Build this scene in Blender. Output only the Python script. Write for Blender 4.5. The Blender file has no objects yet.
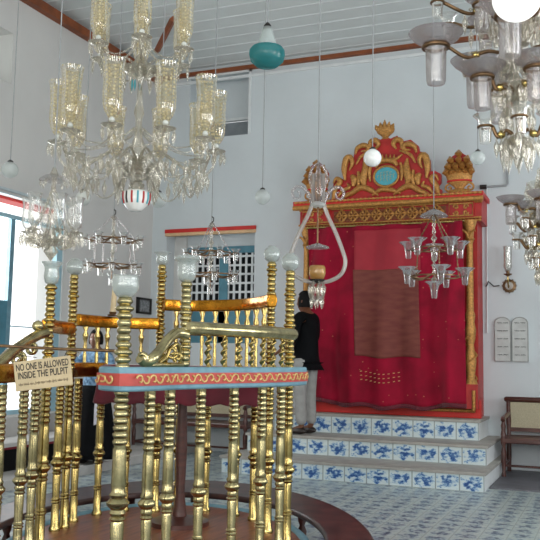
import bpy, bmesh, math, random
from mathutils import Vector, Matrix
random.seed(7)
scene = bpy.context.scene
COL = scene.collection
R = math.radians
PI = math.pi

# ------------------------------------------------------------------ camera
F_PX = 827.0
CAM = Vector((0, 0, 1.35))
YAW, PITCH, ROLL = R(-22.6), R(6.06), R(1.01)
cy, sy, cp, sp = math.cos(YAW), math.sin(YAW), math.cos(PITCH), math.sin(PITCH)
FW = Vector((sy * cp, cy * cp, sp)); RT = Vector((cy, -sy, 0)); UP = RT.cross(FW)
RT, UP = (math.cos(ROLL) * RT + math.sin(ROLL) * UP, -math.sin(ROLL) * RT + math.cos(ROLL) * UP)
cd = bpy.data.cameras.new('camera'); cam = bpy.data.objects.new('camera', cd); COL.objects.link(cam)
cd.sensor_width = 36; cd.lens = F_PX * 36 / 540; cd.clip_start = .05; cd.clip_end = 200
m = Matrix((RT, UP, -FW)).transposed().to_4x4(); m.translation = CAM; cam.matrix_world = m
scene.camera = cam
# horizontal axes of the room seen from the visitor (used to lay out the pulpit)
LAT = Vector((math.cos(YAW), -math.sin(YAW), 0)); DEP = Vector((math.sin(YAW), math.cos(YAW), 0))

# ------------------------------------------------------------------ world, light, exposure
scene.view_settings.view_transform = 'Standard'; scene.view_settings.look = 'None'
scene.view_settings.gamma = 1; scene.view_settings.use_curve_mapping = False
scene.view_settings.exposure = 0.0
scene.cycles.transparent_max_bounces = 48
w = bpy.data.worlds.new('daylight'); scene.world = w; w.use_nodes = True
nt = w.node_tree; bg = nt.nodes['Background']
sky = nt.nodes.new('ShaderNodeTexSky'); sky.sky_type = 'HOSEK_WILKIE'; sky.turbidity = 6; sky.sun_direction = (.3, -.5, .8)
mixw = nt.nodes.new('ShaderNodeMixRGB'); mixw.inputs[0].default_value = .8
nt.links.new(sky.outputs[0], mixw.inputs[1]); mixw.inputs[2].default_value = (1.0, 1.0, .98, 1)
nt.links.new(mixw.outputs[0], bg.inputs[0]); bg.inputs[1].default_value = 2.0

def area(name, loc, direction, sx, sy_, power, col=(1, 1, 1)):
    l = bpy.data.lights.new(name, 'AREA'); l.shape = 'RECTANGLE'; l.size = sx; l.size_y = sy_; l.energy = power; l.color = col
    o = bpy.data.objects.new(name, l); COL.objects.link(o); o.location = loc
    o.rotation_euler = Vector(direction).to_track_quat('-Z', 'Y').to_euler(); return o
# added daylight lamps before the windowless right and rear walls, tilted towards the ceiling
for i, yy in enumerate((0.2, 3.8, 7.4)):
    area('added_daylight', (3.35, yy, 2.5), (-1, 0, .18), 1.3, 2.3, 100, (.97, .98, 1))
for xx in (-4.2, -.9, 2.0):
    area('added_daylight', (xx, -3.3, 2.5), (0, 1, .18), 1.3, 2.3, 110, (1, .975, .93))
area('added_daylight', (-6.75, 7.3, 2.15), (1, 0, -.1), 1.7, 1.8, 70, (.97, .98, 1))  # daylight lamp set in the left window opening

# ------------------------------------------------------------------ helpers
def ray(x, y): return FW + RT * ((x - 270) / F_PX) - UP * ((y - 270) / F_PX)
def P(x, y, D): return CAM + ray(x, y) * D
def plane(x, y, ax, val):
    d = ray(x, y); return CAM + d * ((val - CAM[ax]) / d[ax])
def back(x, y, Y): return plane(x, y, 1, Y)
def zat(x, y, D): return P(x, y, D).z
def gp(x, D, y=400):
    p = P(x, y, D); return Vector((p.x, p.y, 0))

def lin(h):
    if isinstance(h, str):
        c = [int(h[i:i + 2], 16) / 255 for i in (1, 3, 5)]
        return tuple(v / 12.92 if v <= .04045 else ((v + .055) / 1.055) ** 2.4 for v in c)
    return h

def mat(name, col, rough=.6, metal=0.0, var=.15, scale=6.0, bump=0.0, bscale=40.0, sheen=0, coat=0, col2=None, stretch=None, spec=.5):
    m = bpy.data.materials.new(name); m.use_nodes = True; nt = m.node_tree; N = nt.nodes; L = nt.links
    b = N['Principled BSDF']; c = lin(col)
    tc = N.new('ShaderNodeTexCoord'); src = tc.outputs['Object']
    if stretch:
        mp = N.new('ShaderNodeMapping'); mp.inputs['Scale'].default_value = stretch; L.new(src, mp.inputs[0]); src = mp.outputs[0]
    nz = N.new('ShaderNodeTexNoise'); nz.inputs['Scale'].default_value = scale; nz.inputs['Detail'].default_value = 5; L.new(src, nz.inputs['Vector'])
    cr = N.new('ShaderNodeValToRGB'); L.new(nz.outputs[0], cr.inputs[0])
    c2 = lin(col2) if col2 else tuple(v * (1 - var) for v in c)
    cr.color_ramp.elements[0].color = (*c2, 1); cr.color_ramp.elements[0].position = .35
    cr.color_ramp.elements[1].color = (*[min(1, v * (1 + var * .5)) for v in c], 1); cr.color_ramp.elements[1].position = .65
    L.new(cr.outputs[0], b.inputs['Base Color'])
    b.inputs['Roughness'].default_value = rough; b.inputs['Metallic'].default_value = metal
    b.inputs['Specular IOR Level'].default_value = spec
    if sheen: b.inputs['Sheen Weight'].default_value = sheen
    if coat: b.inputs['Coat Weight'].default_value = coat; b.inputs['Coat Roughness'].default_value = .15
    if bump:
        n2 = N.new('ShaderNodeTexNoise'); n2.inputs['Scale'].default_value = bscale; n2.inputs['Detail'].default_value = 4; L.new(src, n2.inputs['Vector'])
        bp = N.new('ShaderNodeBump'); bp.inputs['Strength'].default_value = bump; bp.inputs['Distance'].default_value = .01
        L.new(n2.outputs[0], bp.inputs['Height']); L.new(bp.outputs[0], b.inputs['Normal'])
    return m

def glass(name, tint=(.95, .95, .93), milky=.12, mcol=(.85, .85, .82), rough=.03, edge=1.0, dots=None):
    m = bpy.data.materials.new(name); m.use_nodes = True; nt = m.node_tree; N = nt.nodes; L = nt.links
    N.remove(N['Principled BSDF']); out = N['Material Output']
    tr = N.new('ShaderNodeBsdfTransparent'); tr.inputs[0].default_value = (*tint, 1)
    gl = N.new('ShaderNodeBsdfGlossy'); gl.inputs[0].default_value = (1, 1, 1, 1); gl.inputs['Roughness'].default_value = rough
    lw = N.new('ShaderNodeLayerWeight'); lw.inputs[0].default_value = .35
    mr = N.new('ShaderNodeMapRange'); mr.inputs[3].default_value = .07; mr.inputs[4].default_value = .75 * edge; L.new(lw.outputs['Fresnel'], mr.inputs[0])
    m1 = N.new('ShaderNodeMixShader'); L.new(mr.outputs[0], m1.inputs[0]); L.new(tr.outputs[0], m1.inputs[1]); L.new(gl.outputs[0], m1.inputs[2])
    df = N.new('ShaderNodeBsdfDiffuse'); df.inputs[0].default_value = (*mcol, 1)
    tl = N.new('ShaderNodeBsdfTranslucent'); tl.inputs[0].default_value = (*mcol, 1)
    m0 = N.new('ShaderNodeMixShader'); m0.inputs[0].default_value = .5; L.new(df.outputs[0], m0.inputs[1]); L.new(tl.outputs[0], m0.inputs[2])
    m2 = N.new('ShaderNodeMixShader'); m2.inputs[0].default_value = milky; L.new(m1.outputs[0], m2.inputs[1]); L.new(m0.outputs[0], m2.inputs[2])
    if dots:
        tc = N.new('ShaderNodeTexCoord'); vo = N.new('ShaderNodeTexVoronoi'); vo.inputs['Scale'].default_value = dots; vo.inputs['Randomness'].default_value = .25; L.new(tc.outputs['Object'], vo.inputs['Vector'])
        lt = N.new('ShaderNodeMapRange'); lt.inputs[1].default_value = .25; lt.inputs[2].default_value = .45; lt.inputs[3].default_value = .85; lt.inputs[4].default_value = milky
        L.new(vo.outputs['Distance'], lt.inputs[0]); L.new(lt.outputs[0], m2.inputs[0])
    nz = N.new('ShaderNodeTexNoise'); nz.inputs['Scale'].default_value = 30
    bp = N.new('ShaderNodeBump'); bp.inputs['Strength'].default_value = .03 if dots else .25; bp.inputs['Distance'].default_value = .004
    L.new(nz.outputs[0], bp.inputs['Height']); L.new(bp.outputs[0], gl.inputs['Normal'])
    L.new(m2.outputs[0], out.inputs[0]); return m

M = {}
M['wall'] = mat('limewash_pale_blue', '#ced5d8', .9, var=.05, scale=1.3, bump=.25, bscale=6)
M['wall_left'] = mat('limewash_grey_white', '#d3d2cf', .9, var=.05, scale=1.1, bump=.25, bscale=6)
M['brass'] = mat('polished_brass', '#bca569', .22, 1.0, var=.22, scale=18, bump=.12, bscale=25)
M['brass_old'] = mat('dull_brass', '#bbae82', .24, 1.0, var=.35, scale=14, bump=.1, bscale=30)
M['brass_warm'] = mat('orange_brass_sheet', '#c98a2e', .2, 1.0, var=.25, scale=12, bump=.45, bscale=14)
M['gilt'] = mat('gilded_wood', '#c08b4a', .45, .45, var=.35, scale=45, bump=.6, bscale=60)
M['ark_red'] = mat('red_lacquer', '#b0201c', .45, var=.2, scale=9)
M['ark_brightred'] = mat('bright_red_paint', '#c8261f', .5, var=.12, scale=5)
M['velvet'] = None
M['wood'] = mat('dark_polished_wood', '#4e261d', .35, var=.35, scale=5, coat=.4, stretch=(1, 1, 6))
M['wood_mid'] = mat('worn_red_brown_boards', '#8a4a2a', .4, var=.4, scale=4, coat=.25, stretch=(8, 1, 1))
M['trimwood'] = mat('brown_varnished_batten', '#8a4a26', .55, var=.3, scale=6)
M['ringwood'] = mat('worn_dark_wood', '#4a2a26', .42, var=.45, scale=7, col2='#2b1818', coat=.2)
M['blue'] = mat('grey_blue_paint', '#6f97a6', .5, var=.15, scale=14)
M['teal'] = mat('teal_paint', '#4d8496', .5, var=.15, scale=8)
M['whiteblue'] = mat('bluish_white_paint', '#bcc9cd', .6, var=.1, scale=8)
M['paleblue'] = mat('pale_blue_paint', '#9cc0cd', .5, var=.1, scale=8)
M['redband'] = mat('coral_red_paint', '#bd4a40', .5, var=.2, scale=12)
M['goldpaint'] = mat('gold_paint', '#d8b878', .45, .3, var=.15, scale=30)
M['white'] = mat('white_paint', '#dfe3e4', .6, var=.06, scale=8)
M['stone'] = mat('worn_step_stone', '#a7a39c', .6, var=.15, scale=8)
M['darkfloor'] = mat('dark_grey_floor', '#66666c', .5, var=.2, scale=5)
M['cane'] = mat('woven_cane', '#b9b095', .75, var=.12, scale=60, bump=.6, bscale=180)
M['iron'] = mat('dark_iron', '#3b3836', .5, .7, var=.2, scale=20)
M['tarnish'] = mat('tarnished_bronze', '#7d6248', .35, .9, var=.3, scale=30)
M['cord'] = mat('grey_cord', '#9a9d9f', .8, var=.1, scale=30)
M['opal'] = mat('opal_glass', '#d9dcd8', .22, var=.08, scale=12, coat=.4)
M['opal_hot'] = mat('white_opal_glass', '#f4f5f2', .2, var=.03, scale=12, coat=.4)
M['bench_shade'] = mat('black_bench_shade', '#0c0b0c', .8, var=.2, spec=.2)
M['dark'] = mat('dark_grey', '#2a2e30', .9, var=.2, scale=3)
M['skin'] = mat('skin', '#70462f', .5, var=.12, scale=12)
M['hair'] = mat('black_hair', '#0c0a09', .7, spec=.2, var=.4, scale=40, stretch=(1, 1, 5))
M['black'] = mat('black_cotton', '#090a0d', .85, spec=.15, var=.3, scale=14, bump=.3, bscale=30)
M['greycloth'] = mat('grey_trouser_cloth', '#9b9a97', .85, var=.12, scale=12, bump=.3, bscale=30)
M['bluecloth'] = mat('light_blue_print', '#86a8c6', .8, var=.3, scale=24, col2='#41617e')
M['whitecloth'] = mat('white_cotton', '#d8d4dc', .8, var=.08, scale=20)
M['shoe'] = mat('dark_shoe_leather', '#2a201c', .4, var=.2, scale=20)
M['sign'] = mat('cream_painted_board', '#c9b590', .6, var=.12, scale=9)
M['ink'] = mat('black_sign_paint', '#1e1a17', .6, var=.1, scale=30)
M['ink_pale'] = mat('faded_brown_paint', '#8f7f66', .7, var=.2, scale=30)
M['tablet'] = mat('grey_marble', '#bfc2c0', .5, var=.1, scale=12)
M['tablet_ink'] = mat('incised_grey', '#8d9190', .7, var=.2, scale=30)
M['cushion'] = mat('dark_red_cushion', '#7a1d28', .8, var=.2, scale=12)
M['plinth'] = mat('pale_plaster_step', '#b5b3b0', .8, var=.12, scale=4)
M['turq'] = mat('turquoise_enamel', '#4fa6b4', .4, var=.12, scale=16)
M['globeglass'] = glass('cloudy_globe_glass', (.86, .89, .88), .26, (.8, .83, .81), .08, .9)
M['tubeglass'] = glass('thick_tube_glass', (.8, .78, .75), .38, (.72, .68, .64), .08, 1)
M['amber'] = glass('amber_glass', (.9, .66, .3), .45, (.75, .55, .22))
M['clear'] = glass('clear_glass')
M['crystal'] = glass('cut_crystal', (.91, .89, .84), .12, (.8, .75, .63), .05, 1.2)
M['etched'] = glass('etched_cream_glass', (.95, .90, .78), .10, (.74, .65, .42), .04, .7, dots=36)
M['frost'] = glass('frosted_glass', (.9, .93, .92), .5, (.8, .84, .83), .15, .8)
M['smoke'] = glass('smoky_glass', (.87, .84, .84), .15, (.62, .58, .58), .06, 1)
M['aqua'] = glass('teal_glass', (.2, .6, .6), .6, (.07, .36, .38), .06, .6)
M['candle'] = mat('cream_wax', '#d9c39a', .5, var=.08, scale=10)
M['picture'] = mat('faded_print', '#8d9092', .5, var=.5, scale=30)

def velvet():
    m = mat('crimson_velvet', '#98092c', .8, var=.15, scale=3, sheen=.08, col2='#7a0622', spec=.2)
    nt = m.node_tree; N = nt.nodes; L = nt.links; b = N['Principled BSDF']
    base = b.inputs['Base Color'].links[0].from_socket
    tc = N.new('ShaderNodeTexCoord'); mp = N.new('ShaderNodeMapping'); mp.inputs['Scale'].default_value = (1, 0, 1)
    L.new(tc.outputs['Object'], mp.inputs[0])
    vo = N.new('ShaderNodeTexVoronoi'); vo.inputs['Scale'].default_value = 10; vo.inputs['Randomness'].default_value = .5; L.new(mp.outputs[0], vo.inputs['Vector'])
    lt = N.new('ShaderNodeMath'); lt.operation = 'LESS_THAN'; lt.inputs[1].default_value = .085; L.new(vo.outputs['Distance'], lt.inputs[0])
    mx = N.new('ShaderNodeMixRGB'); L.new(lt.outputs[0], mx.inputs[0]); L.new(base, mx.inputs[1]); mx.inputs[2].default_value = (*lin('#b56a54'), 1)
    L.new(mx.outputs[0], b.inputs['Base Color']); return m
M['velvet'] = velvet()
M['velvet_light'] = mat('rose_red_silk', '#a32a36', .6, var=.1, scale=3, col2='#952330', spec=.3)
M['silk_brown'] = mat('old_brown_brocade', '#7c4238', .7, var=.06, scale=5, col2='#6f3530', bump=.2, bscale=90, spec=.3, stretch=(1,1,4))
M['redcloth'] = mat('dark_red_cloth', '#620a20', .75, var=.3, scale=5, sheen=.3)

def tiles(name, size, grout, vertical=False, ink=.5, cols=('#cfdadb', '#a9c2d4', '#5f86b4', '#27508e')):
    """white glazed tiles, each with its own hand painted blue landscape blot"""
    m = bpy.data.materials.new(name); m.use_nodes = True; nt = m.node_tree; N = nt.nodes; L = nt.links; b = N['Principled BSDF']
    tc = N.new('ShaderNodeTexCoord'); sx = N.new('ShaderNodeSeparateXYZ'); L.new(tc.outputs['Object'], sx.inputs[0])
    def mth(op, a, bb=None):
        n = N.new('ShaderNodeMath'); n.operation = op
        for i, v in enumerate((a, bb)):
            if v is None: continue
            if isinstance(v, (int, float)): n.inputs[i].default_value = v
            else: L.new(v, n.inputs[i])
        return n.outputs[0]
    u = mth('DIVIDE', sx.outputs[0], size); v = mth('DIVIDE', sx.outputs[2 if vertical else 1], size)
    fu = mth('SUBTRACT', mth('FRACT', u), .5); fv = mth('SUBTRACT', mth('FRACT', v), .5)
    iu = mth('FLOOR', u); iv = mth('FLOOR', v)
    cb = N.new('ShaderNodeCombineXYZ')
    L.new(mth('ADD', mth('MULTIPLY', fu, 1.0), mth('MULTIPLY', iu, 17.3)), cb.inputs[0]); L.new(mth('ADD', fv, mth('MULTIPLY', iv, 31.7)), cb.inputs[1])
    nz = N.new('ShaderNodeTexNoise'); nz.inputs['Scale'].default_value = 4.2; nz.inputs['Detail'].default_value = 3.5; nz.inputs['Roughness'].default_value = .62; L.new(cb.outputs[0], nz.inputs['Vector'])
    rad = mth('SQRT', mth('ADD', mth('MULTIPLY', fu, fu), mth('MULTIPLY', fv, fv)))
    val = mth('SUBTRACT', nz.outputs[0], mth('MULTIPLY', mth('POWER', rad, 2.0), .75))
    cr = N.new('ShaderNodeValToRGB'); L.new(val, cr.inputs[0]); e = cr.color_ramp.elements
    e[0].position = ink - .13; e[0].color = (*lin(cols[0]), 1); e[1].position = ink + .08; e[1].color = (*lin(cols[3]), 1)
    k = cr.color_ramp.elements.new(ink - .05); k.color = (*lin(cols[1]), 1); k = cr.color_ramp.elements.new(ink); k.color = (*lin(cols[2]), 1)
    edge = mth('GREATER_THAN', mth('MAXIMUM', mth('ABSOLUTE', fu), mth('ABSOLUTE', fv)), .5 - grout)
    mx = N.new('ShaderNodeMixRGB'); L.new(edge, mx.inputs[0]); L.new(cr.outputs[0], mx.inputs[1]); mx.inputs[2].default_value = (*lin('#98a2a0'), 1)
    L.new(mx.outputs[0], b.inputs['Base Color']); b.inputs['Roughness'].default_value = .28
    return m
M['floor'] = tiles('blue_and_white_floor_tiles', .2, .02, False, .465, ('#b4bfbb', '#9cabb0', '#7b8f9e', '#44566e'))
M['riser'] = tiles('blue_and_white_riser_tiles', .2, .025, True, .47)

class MB:
    def __init__(s): s.v = []; s.f = []
    def box(s, x0, x1, y0, y1, z0, z1):
        n = len(s.v)
        s.v += [(x, y, z) for z in (z0, z1) for y in (y0, y1) for x in (x0, x1)]
        s.f += [tuple(n + i for i in q) for q in ((0, 2, 3, 1), (4, 5, 7, 6), (0, 1, 5, 4), (2, 6, 7, 3), (0, 4, 6, 2), (1, 3, 7, 5))]
        return s
    def lathe(s, prof, segs=16, o=(0, 0, 0)):
        n = len(s.v); k = len(prof)
        for i in range(segs):
            a = 2 * PI * i / segs
            for r, z in prof: s.v.append((o[0] + max(r, 1e-4) * math.cos(a), o[1] + max(r, 1e-4) * math.sin(a), o[2] + z))
        for i in range(segs):
            j = (i + 1) % segs
            for q in range(k - 1): s.f.append((n + i * k + q, n + j * k + q, n + j * k + q + 1, n + i * k + q + 1))
        return s
    def tube(s, path, rad, segs=8, closed=False, flat=1.0):
        path = [Vector(p) for p in path]; c = len(path); n = len(s.v)
        rad = rad if isinstance(rad, (list, tuple)) else [rad] * c
        t0 = (path[1] - path[0]).normalized(); up = Vector((0, 0, 1)) if abs(t0.z) < .9 else Vector((0, 1, 0))
        nrm = (up - t0 * up.dot(t0)).normalized()
        for i in range(c):
            if closed: t = (path[(i + 1) % c] - path[i - 1]).normalized()
            else: t = (path[min(i + 1, c - 1)] - path[max(i - 1, 0)]).normalized()
            nrm = (nrm - t * nrm.dot(t)).normalized(); bn = t.cross(nrm)
            for k in range(segs):
                a = 2 * PI * k / segs; s.v.append(tuple(path[i] + (nrm * math.cos(a) + bn * math.sin(a) * flat) * rad[i]))
        for i in range(c if closed else c - 1):
            j = (i + 1) % c
            for k in range(segs):
                l = (k + 1) % segs; s.f.append((n + i * segs + k, n + i * segs + l, n + j * segs + l, n + j * segs + k))
        if not closed:
            s.f.append(tuple(n + k for k in range(segs))[::-1]); s.f.append(tuple(n + (c - 1) * segs + k for k in range(segs)))
        return s
    def prism(s, poly, y0, y1):          # outline in x,z pushed through y
        n = len(s.v); k = len(poly)
        s.v += [(x, y0, z) for x, z in poly] + [(x, y1, z) for x, z in poly]
        s.f.append(tuple(n + i for i in range(k))); s.f.append(tuple(n + k + i for i in range(k))[::-1])
        for i in range(k):
            j = (i + 1) % k; s.f.append((n + i, n + k + i, n + k + j, n + j))
        return s
    def sweep(s, path, prof, closed=False):   # prof: (sideways, up)
        path = [Vector(p) for p in path]; c = len(path); n = len(s.v); k = len(prof)
        for i in range(c):
            a = path[i - 1] if (closed or i) else path[0]; b = path[(i + 1) % c] if (closed or i < c - 1) else path[-1]
            t = (b - a); t.z = 0; t.normalize(); nr = Vector((t.y, -t.x, 0))
            for u, z in prof: s.v.append(tuple(path[i] + nr * u + Vector((0, 0, z))))
        for i in range(c if closed else c - 1):
            j = (i + 1) % c
            for q in range(k):
                l = (q + 1) % k; s.f.append((n + i * k + q, n + i * k + l, n + j * k + l, n + j * k + q))
        if not closed:
            s.f.append(tuple(n + q for q in range(k))); s.f.append(tuple(n + (c - 1) * k + q for q in range(k))[::-1])
        return s
    def grid(s, fn, nu, nv):
        n = len(s.v)
        for i in range(nu + 1):
            for j in range(nv + 1): s.v.append(tuple(fn(i / nu, j / nv)))
        for i in range(nu):
            for j in range(nv):
                a = n + i * (nv + 1) + j; s.f.append((a, a + nv + 1, a + nv + 2, a + 1))
        return s
    def mesh(s, name, material, smooth=True):
        me = bpy.data.meshes.new(name); me.from_pydata(s.v, [], s.f); me.validate()
        bm = bmesh.new(); bm.from_mesh(me); bmesh.ops.recalc_face_normals(bm, faces=bm.faces)
        for f in bm.faces: f.smooth = smooth
        bm.to_mesh(me); bm.free()
        if smooth:
            me.set_sharp_from_angle(angle=R(52))
        me.materials.append(M[material] if isinstance(material, str) else material); return me

WM = {}
def put(name, data, parent=None, wm=None, mods=None):
    o = bpy.data.objects.new(name, data); COL.objects.link(o)
    wm = wm if wm is not None else Matrix()
    if parent is not None:
        o.parent = parent; o.matrix_parent_inverse = WM[parent.name].inverted()
    o.matrix_basis = wm; WM[o.name] = wm.copy(); return o
def T(x, y=None, z=None):
    return Matrix.Translation(Vector(x) if y is None else Vector((x, y, z)))
def RZ(a): return Matrix.Rotation(a, 4, 'Z')
def tag(o, label, cat, group=None):
    o['label'] = label; o['category'] = cat
    if group: o['group'] = group
    return o
def thing(name, label, cat, loc, group=None):
    return tag(put(name, None, None, T(loc)), label, cat, group)
def struct(name, mb, material, parent=None, smooth=False):
    o = put(name, mb.mesh(name, material, smooth), parent)
    if parent is None: o['kind'] = 'structure'
    return o
def part(name, mb, material, parent, wm=None, smooth=True):
    return put(name, mb.mesh(name, material, smooth), parent, wm)
def solid(o, th, off=0):
    md = o.modifiers.new('thickness', 'SOLIDIFY'); md.thickness = th; md.offset = off; return o
def bevel(o, w_=.01, seg=2):
    md = o.modifiers.new('bevel', 'BEVEL'); md.width = w_; md.segments = seg; md.limit_method = 'ANGLE'; return o
def smoothpath(pts, n=8, closed=False):
    pts = [Vector(p) for p in pts]; out = []; c = len(pts)
    for i in range(c if closed else c - 1):
        p0 = pts[(i - 1) % c] if (closed or i > 0) else pts[0] * 2 - pts[1]
        p1 = pts[i]; p2 = pts[(i + 1) % c]
        p3 = pts[(i + 2) % c] if (closed or i + 2 < c) else pts[-1] * 2 - pts[-2]
        for k in range(n):
            t = k / n
            out.append(.5 * ((2 * p1) + (p2 - p0) * t + (2 * p0 - 5 * p1 + 4 * p2 - p3) * t * t + (3 * p1 - p0 - 3 * p2 + p3) * t ** 3))
    if not closed: out.append(pts[-1])
    return out
def beads(a, b, n, r, sag=0.0, thin=.35):
    """one string of touching beads from a to b"""
    a, b = Vector(a), Vector(b); path = []; rad = []
    for i in range(n * 4 + 1):
        t = i / (n * 4); p = a.lerp(b, t); p.z -= sag * 4 * t * (1 - t); path.append(p)
        rad.append(r * (thin + (1 - thin) * abs(math.sin(PI * t * n))))
    return MB().tube(path, rad, 6)
def spiral(cx, cz, r0, turns, a0, d=1, y=0, rmin=.12, n=26):
    return [(cx + r0 * (1 - (1 - rmin) * t) * math.cos(a0 + d * 2 * PI * turns * t), y, cz + r0 * (1 - (1 - rmin) * t) * math.sin(a0 + d * 2 * PI * turns * t)) for t in [i / n for i in range(n + 1)]]

# ------------------------------------------------------------------ room shell
XL, XR, YB, YF, ZC = -6.5, 3.6, 10.9, -3.6, 5.74
TH = .4
def wall_cells(ax, at0, at1, u0, u1, z0, z1, holes):
    us = sorted({u0, u1} | {h[i] for h in holes for i in (0, 1)}); zs = sorted({z0, z1} | {h[i] for h in holes for i in (2, 3)})
    mb = MB()
    for a, b in zip(us, us[1:]):
        for c, d in zip(zs, zs[1:]):
            if any(h[0] <= (a + b) / 2 <= h[1] and h[2] <= (c + d) / 2 <= h[3] for h in holes): continue
            if ax == 'y': mb.box(a, b, at0, at1, c, d)
            else: mb.box(at0, at1, a, b, c, d)
    return mb
# openings in the back wall: shuttered window and the small upper window
bw = (back(167, 230, YB).x, back(255, 226, YB).x, 1.55, back(255, 229, YB).z)
uw = (back(190, 100, YB).x, back(249, 100, YB).x, back(249, 134, YB).z, back(249, 72, YB).z)
lwY1 = plane(62, 290, 0, XL).y
lw = (lwY1 - 1.9, lwY1, plane(55, 411, 0, XL).z, plane(40, 203, 0, XL).z)
lu = (plane(12, 60, 0, XL).y - 1.5, plane(12, 60, 0, XL).y, plane(10, 84, 0, XL).z, plane(10, 84, 0, XL).z + .62)
struct('wall_back', wall_cells('y', YB, YB + TH, XL - TH, XR + TH, -.1, ZC + .3, [bw, uw]), 'wall')
struct('wall_left', wall_cells('x', XL - TH, XL, YF, YB, -.1, ZC + .3, [lw, lu]), 'wall_left')
struct('wall_right', MB().box(XR, XR + .3, YF, YB, -.1, ZC + .3), 'wall')
struct('wall_front', MB().box(XL - TH, XR + .3, YF - .3, YF, -.1, ZC + .3), 'wall')
struct('floor', MB().box(XL - TH, XR + .3, YF - .3, YB + TH, -.2, 0), 'floor')
# boarded ceiling: individual boards with fine white joints
cm = MB(); pb = .3
yy = YF
while yy < YB + .05:
    cm.box(XL, XR, yy + .006, min(yy + pb, YB), ZC, ZC + .06); yy += pb
struct('ceiling', cm, mat('ceiling_boards', '#d3d9d8', .8, var=.04, scale=3))
cj = MB(); yy = YF + pb
while yy < YB:
    cj.box(XL, XR, yy - .004, yy + .018, ZC - .006, ZC + .08); yy += pb
struct('trim_1', cj, 'white')
struct('ceiling_slab', MB().box(XL - TH, XR + .3, YF - .3, YB + TH, ZC + .08, ZC + .3), 'white')
struct('trim_2', MB().box(XL, XR, YB - .07, YB, ZC - .125, ZC - .07), 'trimwood')
struct('trim_3', MB().box(XL, XL + .10, YF, YB, ZC - .17, ZC - .06), 'trimwood')
struct('trim_4', MB().box(XL, XR, YB - .03, YB, ZC - .24, ZC - .2), 'white')
struct('trim_5', MB().box(-1.27, XR, 9.25, YB, 0, .015), 'darkfloor')  # thin dark grey strip over the floor beside the right bench
# short sloping roof strut
a_, b_ = P(157, 51, 8.6), P(173, 20, 8.1)
a_ = plane(157, 51, 2, ZC - .16); b_ = plane(173, 19, 2, ZC - .1)
o = put('roof_strut', MB().tube([a_, b_], .045, 4).mesh('roof_strut', 'trimwood', False)); o.name = 'trim_6'; o['kind'] = 'structure'

# back window: lintel strip, teal frame, white lattice, shade of the passage beyond painted as a dark box
def window_back():
    x0, x1, z0, z1 = bw; yg = YB + .3
    win = put('window_1', None, None, T((x0 + x1) / 2, yg, z0)); win['kind'] = 'structure'
    part('lintel', MB().box(x0 - .02, x1 + .02, YB - .03, YB + .05, z1 - .005, z1 + .05), 'ark_brightred', win, smooth=False)
    part('lintel_edge', MB().box(x0 - .02, x1 + .02, YB - .02, YB + .05, z1 - .05, z1 - .005), mat('cream_paint', '#d9b48a', .6), win, smooth=False)
    zt = z1 - .3
    part('window_cheek', MB().box(x0, back(188, 250, yg).x, yg - .05, yg + .06, z0, z1), 'wall_left', win, smooth=False)
    x0 = back(188, 250, yg).x
    part('window_head', MB().box(x0, x1, yg - .03, yg + .06, zt, zt + .1), 'teal', win, smooth=False)
    part('window_board', MB().box(x0, x1, yg, yg + .05, zt + .1, z1), 'wall', win, smooth=False)
    n = 2; wq = (x1 - x0) / n
    for i in range(n):
        a = x0 + i * wq; b = a + wq
        fr = MB().box(a, a + .07, yg - .02, yg + .04, z0, zt).box(b - .07, b, yg - .02, yg + .04, z0, zt).box(a, b, yg - .02, yg + .04, z0, z0 + .5)
        f = part('window_frame', fr, 'teal', win, smooth=False)
        lt = MB(); xx = a + .07; k = 5; s = (b - a - .14) / k
        for j in range(k + 1): lt.box(xx + j * s - .016, xx + j * s + .016, yg, yg + .02, z0 + .5, zt)
        zz = z0 + .5
        while zz < zt + .01: lt.box(a + .07, b - .07, yg - .002, yg + .018, zz - .015, zz + .015); zz += .135
        part('window_lattice', lt, 'white', f, smooth=False)
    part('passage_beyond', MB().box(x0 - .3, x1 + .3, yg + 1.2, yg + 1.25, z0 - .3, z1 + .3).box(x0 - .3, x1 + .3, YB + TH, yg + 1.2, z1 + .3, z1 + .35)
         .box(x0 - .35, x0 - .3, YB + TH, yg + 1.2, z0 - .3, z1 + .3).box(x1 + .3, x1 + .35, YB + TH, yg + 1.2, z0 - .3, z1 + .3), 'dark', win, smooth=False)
window_back()
def window_upper():
    x0, x1, z0, z1 = uw
    win = put('window_2', None, None, T((x0 + x1) / 2, YB, z0)); win['kind'] = 'structure'
    yg = YB + .28
    part('window_board', MB().box(x0, x1, yg, yg + .04, z0 + .34, z1).box(x0, x0 + .2, yg, yg + .04, z0, z0 + .34), 'wall', win, smooth=False)
    part('window_sill', MB().box(x0 + .2, x1 - .02, yg - .06, yg + .02, z0 + .3, z0 + .34), 'white', win, smooth=False)
    part('window_pane', MB().box(x0 + .2, x1, yg + .03, yg + .05, z0, z0 + .3), mat('grey_pane', '#8d9499', .35), win, smooth=False)  # plain grey sheet across the lower part of the opening
    part('window_frame', MB().box(x0 - .03, x1 + .04, YB - .02, YB, z1, z1 + .04).box(x1, x1 + .04, YB - .02, YB, z0, z1 + .04), 'white', win, smooth=False)
window_upper()
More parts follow.
